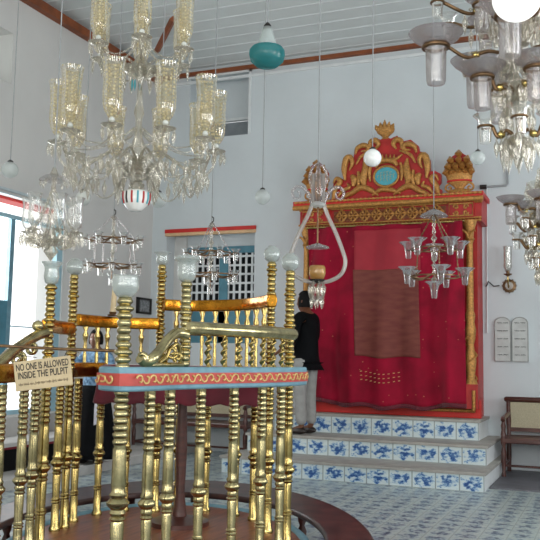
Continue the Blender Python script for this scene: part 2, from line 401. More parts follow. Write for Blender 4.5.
def window_left():
    y0, y1, z0, z1 = lw; xg = XL - .09
    win = put('window_3', None, None, T(xg, (y0 + y1) / 2, z0)); win['kind'] = 'structure'
    part('window_frame', MB().box(xg, xg + .07, y0, y0 + .07, z0, z1).box(xg, xg + .07, y1 - .11, y1, z0, z1 - .0).box(xg, xg + .06, y0, y1, z1 - .27, z1 - .22)
         .box(xg, xg + .08, y0, y1, z0, z0 + .05), 'paleblue', win, smooth=False)
    ym = plane(11, 260, 0, XL - .05).y
    part('window_mullion', MB().box(xg, xg + .05, ym - .035, ym + .035, z0, z1 - .22), 'blue', win, smooth=False)
    part('window_bar', MB().box(xg + .02, xg + .04, ym, y1, z0 + 1.02, z0 + 1.035), 'paleblue', win, smooth=False)
    part('lintel', MB().box(XL - .32, XL - .12, y0, y1 - .02, z1 - .035, z1), 'ark_brightred', win, smooth=False)
    part('window_surround', MB().box(XL, XL + .03, y0 - .1, y1 + .04, z1 + .03, z1 + .06).box(XL, XL + .02, y0 - .1, y1 + .04, z1 - .01, z1 + .005), 'whiteblue', win, smooth=False)
    ys = plane(8, 335, 0, XL).y; z_a, z_b = plane(4, 371, 0, XL).z, plane(4, 300, 0, XL).z
    sh = part('shutter', MB().box(xg + .02, xg + .06, y0, ys, z_a, z_b), 'teal', win, smooth=False)
    bevel(sh, .006)
window_left()
def window_left_upper():
    y0, y1, z0, z1 = lu
    win = put('window_4', None, None, T(XL, (y0 + y1) / 2, z0)); win['kind'] = 'structure'
    xg = XL - .33
    part('window_frame', MB().box(xg, xg + .05, y1 - .05, y1, z0, z1).box(xg, xg + .05, y0, y1, z0, z0 + .05).box(xg, xg + .05, y0, y1, z1 - .05, z1), 'white', win, smooth=False)
    part('window_pane', MB().box(xg + .01, xg + .02, y0, y1, z0, z1), 'frost', win, smooth=False)
window_left_upper()

# ------------------------------------------------------------------ steps of the ark
SX0, SX1 = -4.3, -1.3
steps = thing('tiled_steps', 'three wide stone steps with blue and white tiled risers leading up to the red ark', 'steps', ((SX0 + SX1) / 2, 8.95, 0))
lev = [(8.95, .2, SX0, SX1 + .02, 0), (9.55, .42, SX0 + .06, SX1 - .04, .2), (10.08, .66, SX0 + .2, SX1 - .2, .42)]
for Y, z, x0, x1, zb in lev:
    body = part('step', MB().box(x0, x1, Y + .02, YB - .01, zb, z - .03), 'white', steps, smooth=False)
    part('step_tread', MB().box(x0 - .02, x1 + .02, Y - .015, YB - .01, z - .03, z), 'stone', body, smooth=False)
    k = round((x1 - x0) / .255); s_ = (x1 - x0) / k; hz = z - .03 - zb
    mb = MB().box(0, (x1 - x0) * .2 / s_, 0, .02, 0, .2)
    part('tiled_riser', mb, 'riser', body, T(x0, Y, zb) @ Matrix.Diagonal((s_ / .2, 1, hz / .2, 1)), smooth=False)

# ------------------------------------------------------------------ the ark
AY = 10.42                                   # front plane of the cabinet
ark = thing('holy_ark', 'tall red lacquered ark cabinet with gilded carving and crown, on tiled steps', 'ark', (-2.8, AY, .66))
def A(x, y, Y=AY): p = back(x, y, Y); return (p.x, p.z)
ax0, ax1 = A(303, 215)[0], A(478, 215)[0]
zc_top = (A(295, 203)[1] + A(484, 193)[1]) / 2
zf_bot = (A(300, 228)[1] + A(480, 223)[1]) / 2
zf_mid = zf_bot + .05
part('cabinet', MB().box(ax0 + .02, ax1 - .02, AY + .06, YB - .005, .66, zf_bot), 'ark_red', ark, smooth=False)
bevel(part('base_panel', MB().box(ax0 - .06, ax1 + .02, AY - .06, AY + .06, .66, .88), 'ark_brightred', ark, smooth=False))
part('entablature', MB().box(ax0 - .03, ax1 + .05, AY - .03, YB - .005, zf_bot, zc_top - .06), 'ark_red', ark, smooth=False)
part('cornice', MB().box(ax0 - .10, ax1 + .08, AY - .12, YB - .005, zc_top - .06, zc_top), 'ark_brightred', ark, smooth=False)
gm = lambda *b: MB().box(*b)
part('gilded_moulding', MB().tube([(ax0 - .10, AY - .11, zc_top - .09), (ax1 + .08, AY - .11, zc_top - .09)], .034, 10), 'gilt', ark)
part('gilded_moulding', MB().tube([(ax0 - .03, AY - .05, zc_top - .12), (ax1 + .06, AY - .05, zc_top - .12)], .014, 8), 'gilt', ark)
part('gilded_moulding', MB().tube([(ax0 - .04, AY - .05, zf_bot + .045), (ax1 + .05, AY - .05, zf_bot + .045)], .014, 8), 'gilt', ark)
nb = 46
part('gilded_bead_row', beads((ax0 - .08, AY - .13, zc_top - .02), (ax1 + .07, AY - .13, zc_top - .02), 44, .019), 'gilt', ark)
part('gilded_bead_row', beads((ax0 - .03, AY - .05, zf_bot + .01), (ax1 + .05, AY - .05, zf_bot + .01), 52, .02), 'gilt', ark)
# frieze: rosettes in lozenges, framed end blocks
zm = (zf_bot + .045 + zc_top - .12) / 2; hf = (zc_top - .12 - zf_bot - .045)
fx0, fx1 = A(337, 210)[0], A(444, 210)[0]
nr = 9; sw = (fx1 - fx0) / nr
part('frieze_panel', MB().box(fx0 - .03, fx1 + .03, AY - .038, AY, zf_bot + .07, zc_top - .15), mat('red_brown_gilding', '#7d4424', .5, .2, var=.3, scale=30), ark, smooth=False)
ros = MB(); rr = hf * .42
for k in range(6):
    a = k * PI / 3
    ros.tube([(rr * .15 * math.cos(a), 0, rr * .15 * math.sin(a)), (rr * .6 * math.cos(a), -.012, rr * .6 * math.sin(a)), (rr * math.cos(a), 0, rr * math.sin(a))], [.006, .016, .004], 6)
ros.tube([(0, .01, 0), (0, -.03, 0)], [.02, .012], 8)
ros = ros.mesh('rosette', 'gilt')
loz = MB().tube([(-sw * .5, 0, 0), (0, -.006, hf * .42), (sw * .5, 0, 0), (0, -.006, -hf * .42)], .017, 6, closed=True).mesh('lozenge', 'gilt')
for i in range(nr):
    put('rosette', ros, ark, T(fx0 + (i + .5) * sw, AY - .045, zm)); put('lozenge', loz, ark, T(fx0 + (i + .5) * sw, AY - .045, zm))
for xa, xb in ((A(304, 210)[0], A(332, 210)[0]), (A(449, 210)[0], A(475, 210)[0])):
    blk = part('corner_block', MB().box(xa, xb, AY - .07, AY, zf_bot + .05, zc_top - .12), 'ark_red', ark, smooth=False)
    part('gilded_frame', MB().tube([(xa + .015, AY - .08, zf_bot + .07), (xb - .015, AY - .08, zf_bot + .07), (xb - .015, AY - .08, zc_top - .14), (xa + .015, AY - .08, zc_top - .14)], .013, 6, closed=True), 'gilt', blk)
    for s_ in (-1, 1):
        for q in (-1, 1):
            part('gilded_scroll', MB().tube(spiral((xa + xb) / 2 + s_ * .06, zm + q * .035, .034, 1.2, PI / 2 * (1 - s_), s_ * q, AY - .085), [.011] * 20 + [.006] * 7, 6), 'gilt', blk)
# columns
zat_low = A(472, 384)[1]; zat_col0 = zat_low + .84; zat_col1 = A(470, 240)[1] - .02
hcol = zat_col1 - zat_col0
def column_at(xc):
    sh = part('column', MB().lathe([(.055, 0), (.058, .02), (.045, .05), (.043, hcol * .5), (.04, hcol - .03), (.052, hcol)], 20), 'gilt', ark, T(xc, AY - .07, zat_col0))
    hc = zf_bot - zat_col1
    part('capital', MB().lathe([(.045, 0), (.062, .02), (.05, .04), (.055, hc * .5), (.085, hc * .85), (.09, hc)], 16), 'gilt', sh, T(xc, AY - .07, zat_col1))
    for s_ in (-1, 1):
        part('capital_leaf', MB().tube([(xc, AY - .13, zat_col1 + .02), (xc + s_ * .03, AY - .14, zat_col1 + .09), (xc + s_ * .075, AY - .15, zat_col1 + .13), (xc + s_ * .085, AY - .14, zat_col1 + .1)], [.012, .018, .012, .005], 6), 'gilt', sh)
    low_o = part('carved_shaft', MB().lathe([(.085, 0), (.075, .04), (.05, .07), (.058, .16), (.072, .28), (.05, .42), (.042, .48), (.06, .55), (.068, .66), (.05, .76), (.062, .82), (.062, .85)], 18), 'gilt', sh, T(xc, AY - .07, zat_low))
    pth = []
    for i in range(60):
        t = i / 59; a = t * 5 * PI; r_ = .066 + .012 * math.sin(t * 22)
        pth.append((r_ * math.cos(a), r_ * math.sin(a), .05 + t * .76))
    part('twisting_vine', MB().tube(pth, .012, 6), 'gilt', low_o, T(xc, AY - .07, zat_low))
    part('column_plinth', MB().box(xc - .1, xc + .1, AY - .16, AY, .78, zat_low), 'ark_red', sh, smooth=False)
column_at(A(471, 300)[0]); column_at(A(308, 300)[0])
# gilded panel moulding low right and low left
for xa, xb in ((A(424, 400)[0], A(476, 400)[0]),):
    part('gilded_panel_moulding', MB().tube([(xa, AY - .075, .75), (xb, AY - .075, .75), (xb, AY - .175 + .1 * 0, .77), (xb, AY - .175, 1.0)], .022, 8), 'gilt', ark)

# pediment board cut to the carved outline
pix = [(333, 201), (333, 190), (334, 184), (339, 178), (344.5, 180), (343.7, 171), (345.5, 161), (350, 156), (354, 159), (355, 150), (363, 144), (369, 145), (371, 140), (376, 138.5), (381, 140),
       (385.5, 137.5), (391, 139),
       (397.5, 136), (402.5, 142), (411, 140), (418.5, 146), (419.5, 152), (426, 152.5), (430, 160), (430.5, 172), (435, 171), (441, 174), (441, 182), (437, 188), (442, 190), (442, 193)]
poly = [A(x, y) for x, y in pix]
ped = part('pediment', MB().prism(poly, AY - .02, AY + .06), 'ark_red', ark, smooth=False)
# gilded edge scrolls following the outline
def relief(pts, rads, y=AY - .035, par=None, name='gilded_scroll', flat=1, px=True):
    pp = smoothpath([(A(a, b)[0], y, A(a, b)[1]) for a, b in pts], 6)
    c = len(pp); k = len(rads) - 1
    rr = []
    for i in range(c):
        t = i / (c - 1) * k; j = min(int(t), k - 1); rr.append(1.25 * (rads[j] + (rads[j + 1] - rads[j]) * (t - j)))
    return part(name, MB().tube(pp, rr, 8, flat=flat), 'gilt', par or ped)
CXP = 386.5
def both(fn):
    fn(lambda x, y: (x, y)); fn(lambda x, y: (2 * CXP - x, y - (2 * CXP - 2 * x) * .03 * -1 * 0 - (CXP - x) * .06))
def left_forms(g):
    relief([g(334, 200), g(336, 190), g(341, 182), g(337, 179), g(334, 184)], [.02, .03, .03, .02, .008])
    relief([g(346, 181), g(345, 170), g(347, 160), g(351, 158), g(353, 164), g(350, 171)], [.012, .034, .038, .03, .024, .008])
    relief([g(356, 155), g(358, 149), g(364, 146), g(369, 148), g(366, 152)], [.01, .026, .03, .024, .01])
    relief([g(371, 150), g(371, 143), g(376, 141), g(379, 145), g(376, 150)], [.012, .026, .032, .026, .01])
    # hanging drape either side of the oval
    relief([g(365, 160), g(366, 170), g(364, 180), g(366, 188)], [.012, .04, .045, .012], name='gilded_drapery')
    relief([g(352, 176), g(355, 180), g(354, 187)], [.02, .042, .02], name='gilded_boss')
    # long acanthus leaf at the foot
    relief([g(342, 199), g(352, 194), g(362, 188), g(372, 191), g(379, 196)], [.012, .028, .034, .03, .008], name='gilded_leaf')
    relief([g(370, 156), g(376, 160), g(382, 161), g(386, 162)], [.01, .018, .02, .014], name='gilded_swag')
    relief([g(357, 165), g(361, 158), g(367, 154), g(373, 152)], [.01, .018, .018, .01], name='gilded_swag')
    relief([g(339, 197), g(344, 191), g(350, 188), g(348, 184)], [.012, .022, .02, .008])
    relief([g(359, 172), g(360, 180), g(358, 189)], [.014, .03, .01], name='gilded_leaf')
    relief([g(372, 164), g(370, 172), g(371, 182)], [.012, .028, .01], name='gilded_leaf')
    relief([g(362, 152), g(368, 151), g(372, 147)], [.01, .02, .01], name='gilded_swag')
    relief([g(349, 193), g(345, 197), g(340, 200)], [.01, .02, .008])
both(left_forms)
ox, oz = A(387, 177)
part('oval_plaque', MB().prism([(ox + .155 * math.cos(t * PI / 16), oz + .125 * math.sin(t * PI / 16)) for t in range(32)], AY - .05, AY - .01), 'turq', ped, smooth=False)
part('oval_frame', MB().tube([(ox + .165 * math.cos(t * PI / 16), AY - .05, oz + .135 * math.sin(t * PI / 16)) for t in range(32)], .016, 8, closed=True), 'gilt', ped)
for j, (dz, n_) in enumerate(((.04, 4), (0, 6), (-.045, 4))):
    for i in range(n_):
        xx = ox + (i - (n_ - 1) / 2) * .042; h = .012 + .006 * ((i * 7 + j * 3) % 3)
        part('plaque_letter', MB().tube([(xx + .012, AY - .052, oz + dz + h), (xx - .012, AY - .052, oz + dz + h), (xx - .01 + .004 * (i % 3), AY - .052, oz + dz - h)], .003, 4), 'goldpaint', ped)
relief([(376, 168), (380, 163), (387, 161), (394, 162), (398, 166)], [.02, .03, .03, .03, .02], name='gilded_crest')
for dx in (-7, -3.5, 0, 3.5, 7): relief([(387 + dx, 161), (387 + dx * 1.15, 155)], [.018, .006], name='crest_point')
relief([(373, 196), (380, 191), (387, 190), (394, 191), (401, 194)], [.01, .026, .03, .026, .01], name='gilded_swag')
# crown on top
cxw, czw = A(385.5, 138)
crown = part('crown', MB().lathe([(.055, 0), (.04, .03), (.06, .05), (.11, .09), (.125, .13), (.12, .15)], 20), 'gilt', ped, T(cxw, AY + .0, czw - .02) @ Matrix.Diagonal((1, .6, 1, 1)))
for k in range(-2, 3):
    part('crown_leaf', MB().tube([(cxw + k * .042, AY - .03, czw + .1), (cxw + k * .054, AY - .05, czw + .16 - abs(k) * .012), (cxw + k * .062, AY - .04, czw + .235 - abs(k) * .03)], [.03, .032, .006], 7), 'gilt', crown)
# flanking urn finials
def urn(px, yb, yt, wpx):
    x, zb = A(px, yb); zt = A(px, yt)[1]; h = zt - zb; r = wpx / 2 / F_PX * 10.2
    foot = part('urn_finial', MB().lathe([(r * .9, 0), (r * .8, h * .06), (r * .35, h * .1), (r * .4, h * .14), (r * .85, h * .24), (r * 1.0, h * .38), (r * .96, h * .46), (r * .6, h * .5)], 24), 'gilt', ark, T(x, AY, zb) @ Matrix.Diagonal((1, .5, 1, 1)))
    part('urn_band', MB().tube([(x + r * .9 * math.cos(t * PI / 12), AY + .5 * r * .96 * math.sin(t * PI / 12), zb + h * .27) for t in range(24)], .012, 6, closed=True), 'ark_brightred', foot)
    part('urn_back', MB().prism([(x - r * .9, zb + h * .4), (x - r * 1.0, zb + h * .66), (x - r * .6, zb + h * .84), (x, zb + h * .97), (x + r * .6, zb + h * .84), (x + r * 1.0, zb + h * .66), (x + r * .9, zb + h * .4)], AY - .01, AY + .03), 'ark_red', foot, smooth=False)
    for row, (fz, n_, rw) in enumerate(((.46, 5, .85), (.6, 4, .7), (.74, 3, .5), (.88, 1, 0))):
        for i in range(n_):
            u = 0 if n_ == 1 else (i / (n_ - 1) - .5) * 2
            xx = x + u * r * rw; zz = zb + h * fz
            part('flower_boss', MB().tube([(xx, AY - .02, zz - h * .06), (xx + u * .02, AY - .07, zz + h * .02), (xx + u * .03, AY - .03, zz + h * .11)], [.02, .05, .008], 8), 'gilt', foot)
    for s_ in (-1, 1):
        part('urn_handle', MB().tube(spiral(x + s_ * r * .78, zb + h * .12, .055, 1.1, PI / 2, -s_, AY), .014, 6), 'gilt', foot)
urn(459.5, 193, 150, 27); urn(317, 201, 160, 26)

# ------------------------------------------------------------------ ark curtain
CYC = AY - .2
cx0t, cx1t = A(308, 228, CYC)[0], A(463, 228, CYC)[0]
cx0b, cx1b = A(313, 395, CYC)[0], A(466, 395, CYC)[0]
zct = zf_bot - .02
def curtain_pt(u, v, off=0.0):
    xt = cx0t + (cx1t - cx0t) * u; xb = cx0b + (cx1b - cx0b) * u
    zb = .82 + .10 * (u - .5) ** 2 * 1.2 + .018 * math.sin(u * 23) - .03 * math.sin(u * PI)
    x = xt + (xb - xt) * v ** 1.5
    if u < .12: x -= .02 * math.sin(v * PI)
    z = zct + (zb - zct) * v
    side = abs(u - .5) * 2
    amp = .014 + .085 * max(0, side - .3) + .02 * v
    y = CYC - .03 * v + amp * math.sin(u * 30 + 2.2 * v + 1.5 * math.sin(v * 3)) + .012 * math.sin(u * 71 + v * 4) * side + .012 * math.sin(u * 9 - v * 6)
    y -= .03 * math.exp(-((u - .12 - .1 * v) ** 2) / .002) * v
    return Vector((x, y - off, z))
cur = put('ark_curtain', MB().grid(lambda u, v: curtain_pt(u, v), 150, 60).mesh('ark_curtain', 'velvet'))
tag(cur, 'large crimson velvet curtain with tiny gold dots, hung across the front of the ark', 'curtain')
solid(cur, .006)
def subrect(x0, x1, y0, y1, name, material, off):
    u0 = (A(x0, 300, CYC)[0] - cx0t) / (cx1t - cx0t); u1 = (A(x1, 300, CYC)[0] - cx0t) / (cx1t - cx0t)
    v0 = (A(380, y0, CYC)[1] - zct) / (.78 - zct); v1 = (A(380, y1, CYC)[1] - zct) / (.78 - zct)
    o = put(name, MB().grid(lambda u, v: curtain_pt(u0 + (u1 - u0) * u, max(0, v0 + (v1 - v0) * v), off), 50, 40).mesh(name, material), cur); solid(o, .004); return o
subrect(354, 421, 230, 272, 'upper_panel', 'velvet_light', .009)
subrect(353, 419, 270, 358, 'brocade_panel', 'silk_brown', .014)
# embroidered patch near the hem, and fringe
for i in range(9):
    for j in range(3):
        u = (A(363 + i * 4.6, 380, CYC)[0] - cx0b) / (cx1b - cx0b); v = (A(380, 374 + j * 4.2, CYC)[1] - zct) / (.78 - zct)
        p = curtain_pt(u, v, .008)
        put('embroidered_dot', MB().tube([(p.x - .012, p.y, p.z), (p.x + .012, p.y, p.z + .004)], .006, 5).mesh('embroidered_dot', M['goldpaint']), cur)
fr = put('fringe', MB().grid(lambda u, v: curtain_pt(u, 1) + Vector((0, .004 * math.sin(u * 400), -.045 * v - .006 * (int(u * 160) % 2) * v)), 160, 2).mesh('fringe', 'redcloth'), cur); solid(fr, .006)
crod = put('curtain_rod', MB().tube([(cx0t - .02, CYC, zct), (cx1t + .02, CYC, zct)], .014, 8).mesh('curtain_rod', 'brass'), cur)
for xx in (cx0t, cx1t): put('rod_bracket', MB().tube([(xx, CYC, zct), (xx, AY + .0, zct + .02)], .012, 6).mesh('rod_bracket', 'brass'), cur)

# ------------------------------------------------------------------ wall furniture on the right
def tablets():
    x0, zt = A(494.5, 317, YB); x1, zb = A(529, 362, YB); xm = (x0 + x1) / 2
    t = thing('commandment_tablets', 'pair of round-topped grey marble tablets with ten incised lines, on the back wall', 'tablets', (xm, YB - .04, zb))
    for a, b in ((x0, xm - .004), (xm + .004, x1)):
        r = (b - a) / 2; c = (a + b) / 2
        pl = [(a, zb), (a, zt - r * .8)] + [(c - r * math.cos(k * PI / 14), zt - r * .8 + r * .8 * math.sin(k * PI / 14)) for k in range(1, 14)] + [(b, zt - r * .8), (b, zb)]
        slab = bevel(part('tablet', MB().prism(pl, YB - .04, YB), 'tablet', t, smooth=False), .005)
        part('tablet_border', MB().tube([(x_, YB - .042, z_) for x_, z_ in [((q[0] - c) * .93 + c, (q[1] - (zt + zb) / 2) * .97 + (zt + zb) / 2) for q in pl]], .003, 4, closed=True), 'tablet_ink', slab)
        for k in range(5):
            zz = zt - r * .75 - k * (zt - zb - r) / 4.6
            for q in range(2):
                xs = c - r * .62 + q * r * .72
                pts = [(xs + j * r * .07, YB - .043, zz + .009 * math.sin(j * 2.4 + k + q)) for j in range(9)]
                part('incised_line', MB().tube(pts, .0038, 4), 'tablet_ink', slab)
tablets()

def sconce():
    x, z = A(509.5, 286, YB)
    t = thing('wall_sconce', 'small round ornate wall sconce with one clear glass chimney, right of the ark', 'sconce', (x, YB - .02, z))
    mb = MB().tube([(x, YB, z), (x, YB - .02, z), (x, YB - .03, z)], [.085, .085, .06], 20)
    bp_ = part('back_plate', mb, 'tarnish', t)
    part('mirror_disc', MB().tube([(x, YB - .028, z), (x, YB - .036, z)], [.05, .05], 20), 'frost', bp_)
    for k in range(12):
        a = k * PI / 6; part('plate_bead', MB().lathe([(0, -.016), (.014, 0), (0, .016)], 8), 'crystal', bp_, T(x + .085 * math.cos(a), YB - .025, z + .085 * math.sin(a)))
    part('bracket_arm', MB().tube([(x, YB - .03, z), (x, YB - .12, z - .03), (x, YB - .17, z + .05), (x, YB - .16, z + .12)], .009, 8), 'brass', t)
    part('drip_cup', MB().lathe([(.012, 0), (.05, .02), (.055, .03), (.02, .035), (.025, .07)], 16), 'tarnish', t, T(x, YB - .16, z + .11))
    solid(part('glass_chimney', MB().lathe([(.03, 0), (.052, .06), (.05, .14), (.052, .3), (.058, .32)], 20), 'clear', t, T(x, YB - .16, z + .17)), .003)
sconce()
def hookobj():
    x, z = A(490, 285, YB)
    t = thing('wall_hook', 'small dark curled wall hook just right of the ark frame', 'hook', (x, YB, z))
    part('hook', MB().tube([(x - .05, YB, z - .02), (x - .03, YB - .05, z), (x - .01, YB - .08, z + .04), (x + .02, YB - .06, z + .01), (x + .05, YB - .03, z - .02), (x + .12, YB - .01, z - .01)], .008, 6), 'iron', t)
hookobj()
CY_ = YB - .035
cdt = thing('electric_conduit', 'thin grey electric conduit bent at a right angle beside the right gilded urn', 'conduit', (A(505, 187, YB)[0], YB - .02, A(505, 187, YB)[1]))
cx_, cz_ = A(508, 186, YB)
part('pipe', MB().tube([(A(486, 188, YB)[0], CY_, cz_), (cx_ - .02, CY_, cz_), (cx_, CY_, cz_ + .02), (cx_, CY_, cz_ + 1.8)], .014, 8), 'cord', cdt)
part('pipe', MB().tube([(A(487, 190, YB)[0], YB - .015, cz_), (A(487, 300, YB)[0], YB - .015, cz_ - 1.9)], .01, 8), 'white', cdt)
part('junction', MB().tube([(A(480.5, 188, YB)[0], CY_, cz_), (A(487, 188, YB)[0], CY_, cz_)], .03, 8), 'iron', cdt)

def bench(xa, xb, label, Yb=10.8, Yf=10.2):
    t = thing('cane_bench', label, 'bench', ((xa + xb) / 2, (Yb + Yf) / 2, 0), 'cane-backed benches along the back wall')
    leg = MB().lathe([(.022, 0), (.028, .04), (.018, .07), (.03, .2), (.032, .3), (.02, .36), (.032, .4), (.032, .5), (.022, .55), (.03, .6), (.02, .64), (.026, .68)], 14).mesh('leg', 'wood')
    ends = [xa, (xa + xb) / 2, xb] if xb - xa > 1.9 else [xa, xb]
    for x in ends:
        put('leg', leg, t, T(x, Yf, 0))
        part('leg', MB().lathe([(.024, 0), (.03, .2), (.028, .45), (.024, .5), (.032, .62), (.024, .8), (.028, .9)], 14), 'wood', t, T(x, Yb - .06, 0))
        part('armrest', MB().tube(smoothpath([(x, Yb - .06, .72), (x, Yf + .25, .70), (x, Yf, .69), (x, Yf - .04, .665)], 5), .026, 8), 'wood', t)
        part('side_stretcher', MB().tube([(x, Yf, .15), (x, Yb - .06, .15)], .014, 6), 'wood', t)
    bevel(part('seat', MB().box(xa - .03, xb + .03, Yf - .03, Yb - .03, .40, .46), 'wood', t, smooth=False), .012)
    part('cane_seat', MB().box(xa + .05, xb - .05, Yf + .05, Yb - .1, .455, .463), 'wood', t, smooth=False)
    part('front_stretcher', MB().tube([(xa, Yf + .02, .14), (xb, Yf + .02, .14)], .014, 6), 'wood', t)
    bk = part('top_rail', MB().tube([(xa - .05, Yb - .06, .89), (xa - .03, Yb - .06, .89), (xb + .05, Yb - .06, .89), (xb + .07, Yb - .06, .89)], [.02, .034, .034, .02], 10), 'wood', t)
    part('lower_back_rail', MB().box(xa, xb, Yb - .08, Yb - .04, .50, .55), 'wood', t, smooth=False)
    part('cane_back', MB().box(xa + .02, xb - .02, Yb - .065, Yb - .055, .55, .87), 'cane', t, smooth=False)
bench(plane(503.5, 440, 1, 10.2).x, plane(503.5, 440, 1, 10.2).x + 2.1, 'dark wood bench with pale cane back, right of the tiled steps against the back wall')
bxr = plane(257, 440, 1, 10.3).x
bench(bxr - 1.85, bxr - .13, 'dark wood cane-backed bench at the back wall, seen between the pulpit balusters')

# ------------------------------------------------------------------ left side: plinth, long seat
struct('trim_7', MB().box(XL, XL + .95, YF, YB, 0, .1), 'plinth')
ls = thing('cushioned_bench', 'long built bench with thin dark red edge along the left wall below the window', 'seat', (XL + .3, 6.6, .1))
part('seat_box', MB().box(XL + .01, XL + .5, 3.6, 9.3, .1, .33), 'bench_shade', ls, smooth=False)  # box coloured black for the deep shade under the seat
part('seat_board', MB().box(XL + .01, XL + .56, 3.55, 9.35, .36, .40), 'plinth', ls, smooth=False)
bevel(part('cushion', MB().box(XL + .02, XL + .54, 3.6, 9.3, .33, .36), 'cushion', ls, smooth=False), .01)
part('seat_back', MB().box(XL + .01, XL + .05, 3.6, 9.3, .40, lw[2] - .02), 'plinth', ls, smooth=False)
# small framed picture
py0, pz = plane(143.5, 306, 0, XL).y, plane(143.5, 306, 0, XL).z
pf = thing('picture_frame', 'small dark framed picture hanging on the left wall near the corner', 'picture', (XL, py0, pz))
pw_ = (plane(151, 306, 0, XL).y - plane(136, 306, 0, XL).y) / 2; ph_ = .12
part('frame', MB().box(XL, XL + .03, py0 - pw_, py0 - pw_ + .06, pz - ph_, pz + ph_).box(XL, XL + .03, py0 + pw_ - .06, py0 + pw_, pz - ph_, pz + ph_)
     .box(XL, XL + .03, py0 - pw_, py0 + pw_, pz - ph_, pz - ph_ + .03).box(XL, XL + .03, py0 - pw_, py0 + pw_, pz + ph_ - .03, pz + ph_), 'iron', pf, smooth=False)
part('print', MB().box(XL, XL + .012, py0 - pw_ + .05, py0 + pw_ - .05, pz - ph_ + .02, pz + ph_ - .02), 'picture', pf, smooth=False)

# ------------------------------------------------------------------ pulpit
ZP, ZB, ZH = .22, 1.24, 1.495
PC = gp(158, 4.97, 545)
def ell(a, b, n=72, z=0.0):
    return [PC + LAT * (a * math.cos(2 * PI * i / n)) + DEP * (b * math.sin(2 * PI * i / n)) + Vector((0, 0, z)) for i in range(n)]
pul = thing('pulpit', 'oval brass-railed pulpit platform with red and blue painted band and glass-topped posts', 'pulpit', PC)
def disc(a, b, z0, z1):
    mb = MB(); e0 = ell(a, b, 72, z0); e1 = ell(a, b, 72, z1)
    mb.v = [tuple(p) for p in e0 + e1]; n = 72
    mb.f = [tuple(range(n))[::-1], tuple(range(n, 2 * n))] + [(i, (i + 1) % n, n + (i + 1) % n, n + i) for i in range(n)]; return mb
part('platform_drum', disc(.74, 1.2, 0, ZP - .06), 'dark', pul)
plat = part('platform', disc(.9, 1.36, ZP - .06, ZP), 'wood_mid', pul)
part('platform_edge', MB().tube(ell(.9, 1.37, 72, ZP - .015), .034, 8, closed=True), 'blue', plat)
# balusters
def balprof(h, r, beads_n=7):
    p = [(r * 1.25, 0), (r * 1.3, .02), (r * .95, .035), (r * .9, h * .17)]
    for k in range(2): z = h * (.18 + .018 * k); p += [(r * .85, z), (r * 1.15, z + h * .008), (r * .85, z + h * .016)]
    p += [(r * .82, h * .22), (r * .95, h * .36)]
    p += [(r * .85, h * .37), (r * 1.15, h * .38), (r * .85, h * .39), (r * 1.1, h * .405), (r * .9, h * .42), (r * 1.5, h * .44), (r * 1.55, h * .452), (r * 1.0, h * .47), (r * 1.2, h * .485), (r * .9, h * .5)]
    p += [(r * 1.0, h * .53), (r * .92, h * .68)]
    z = .69
    for k in range(beads_n):
        z0 = h * (.70 + .28 * k / beads_n); z1 = h * (.70 + .28 * (k + 1) / beads_n); p += [(r * (.8 + .24 * math.sin(PI * q / 5)), z0 + (z1 - z0) * q / 5) for q in range(5)]
    p += [(r * 1.0, h * .985), (r * 1.0, h)]
    return p
HB = ZB - .055 - ZP
bal = MB().lathe(balprof(HB, .0275, 9), 18).mesh('baluster', 'brass_old')
bal_far = MB().lathe(balprof(HB, .0285, 9), 16).mesh('baluster', 'brass')
near = [(150, 3.98), (170, 4.15), (201, 4.35), (234, 4.55), (262, 4.75), (281, 4.93)]
for x, D in near: put('baluster', bal, pul, T(gp(x, D) + Vector((0, 0, ZP))))
left = [(24, 4.62), (35.5, 4.85), (44.5, 5.05), (60, 5.4), (78, 5.7), (101, 5.95)]
for x, D in left: put('baluster', bal_far if D > 5 else bal, pul, T(gp(x, D) + Vector((0, 0, ZP))))
far = [(128, 6.12), (155, 6.18), (180, 6.2), (208, 6.15), (237, 6.0), (255, 5.85)]
for x, D in far: put('baluster', bal_far, pul, T(gp(x, D) + Vector((0, 0, ZP))))
# painted front band
bp = [(110, 3.93), (116, 3.86), (125, 3.82), (150, 3.98), (170, 4.15), (201, 4.35), (234, 4.55), (262, 4.75), (281, 4.93), (290, 5.06), (298, 5.2)]
bpath = [gp(x, D, 378) for x, D in bp]
bpath = bpath[:2] + smoothpath(bpath[2:], 6)
def zs(path, z): return [Vector((p.x, p.y, z)) for p in path]
hb = .056; wb = .06
band = part('painted_band', MB().sweep(zs(bpath, ZB), [(-wb, -hb), (wb, -hb), (wb, hb), (-wb, hb)]), 'blue', pul)
bevel(band, .01)
part('red_stripe', MB().sweep(zs(bpath, ZB), [(-wb - .006, -.03), (wb + .006, -.03), (wb + .006, .027), (-wb - .006, .027)]), 'redband', band)
# gold scrollwork on the stripe
tot = 0; cum = [0]
for a, b in zip(bpath, bpath[1:]): tot += (b - a).length; cum.append(tot)
def along(s):
    s = max(0, min(tot - 1e-4, s)); i = max(j for j in range(len(cum)) if cum[j] <= s); i = min(i, len(bpath) - 2)
    t = (s - cum[i]) / (cum[i + 1] - cum[i]); p = bpath[i].lerp(bpath[i + 1], t); d = (bpath[i + 1] - bpath[i]).normalized(); return p, d
def outer(s, z):
    p, d = along(s); nr = Vector((d.y, -d.x, 0)); return Vector((p.x, p.y, ZB + z)) + nr * (wb + .009)
sc_n = 36; st = tot / sc_n
for i in range(sc_n):
    s0 = i * st + st * .5; q = 1 if i % 2 else -1
    pts = [outer(s0 - st * .55 * (1 - t / 20) * math.cos(t * .32) , q * .021 * math.sin(t * .32 + .2) * (1 - t / 34)) for t in range(17)]
    part('gold_scroll', MB().tube(pts, .0048, 5), 'goldpaint', band)
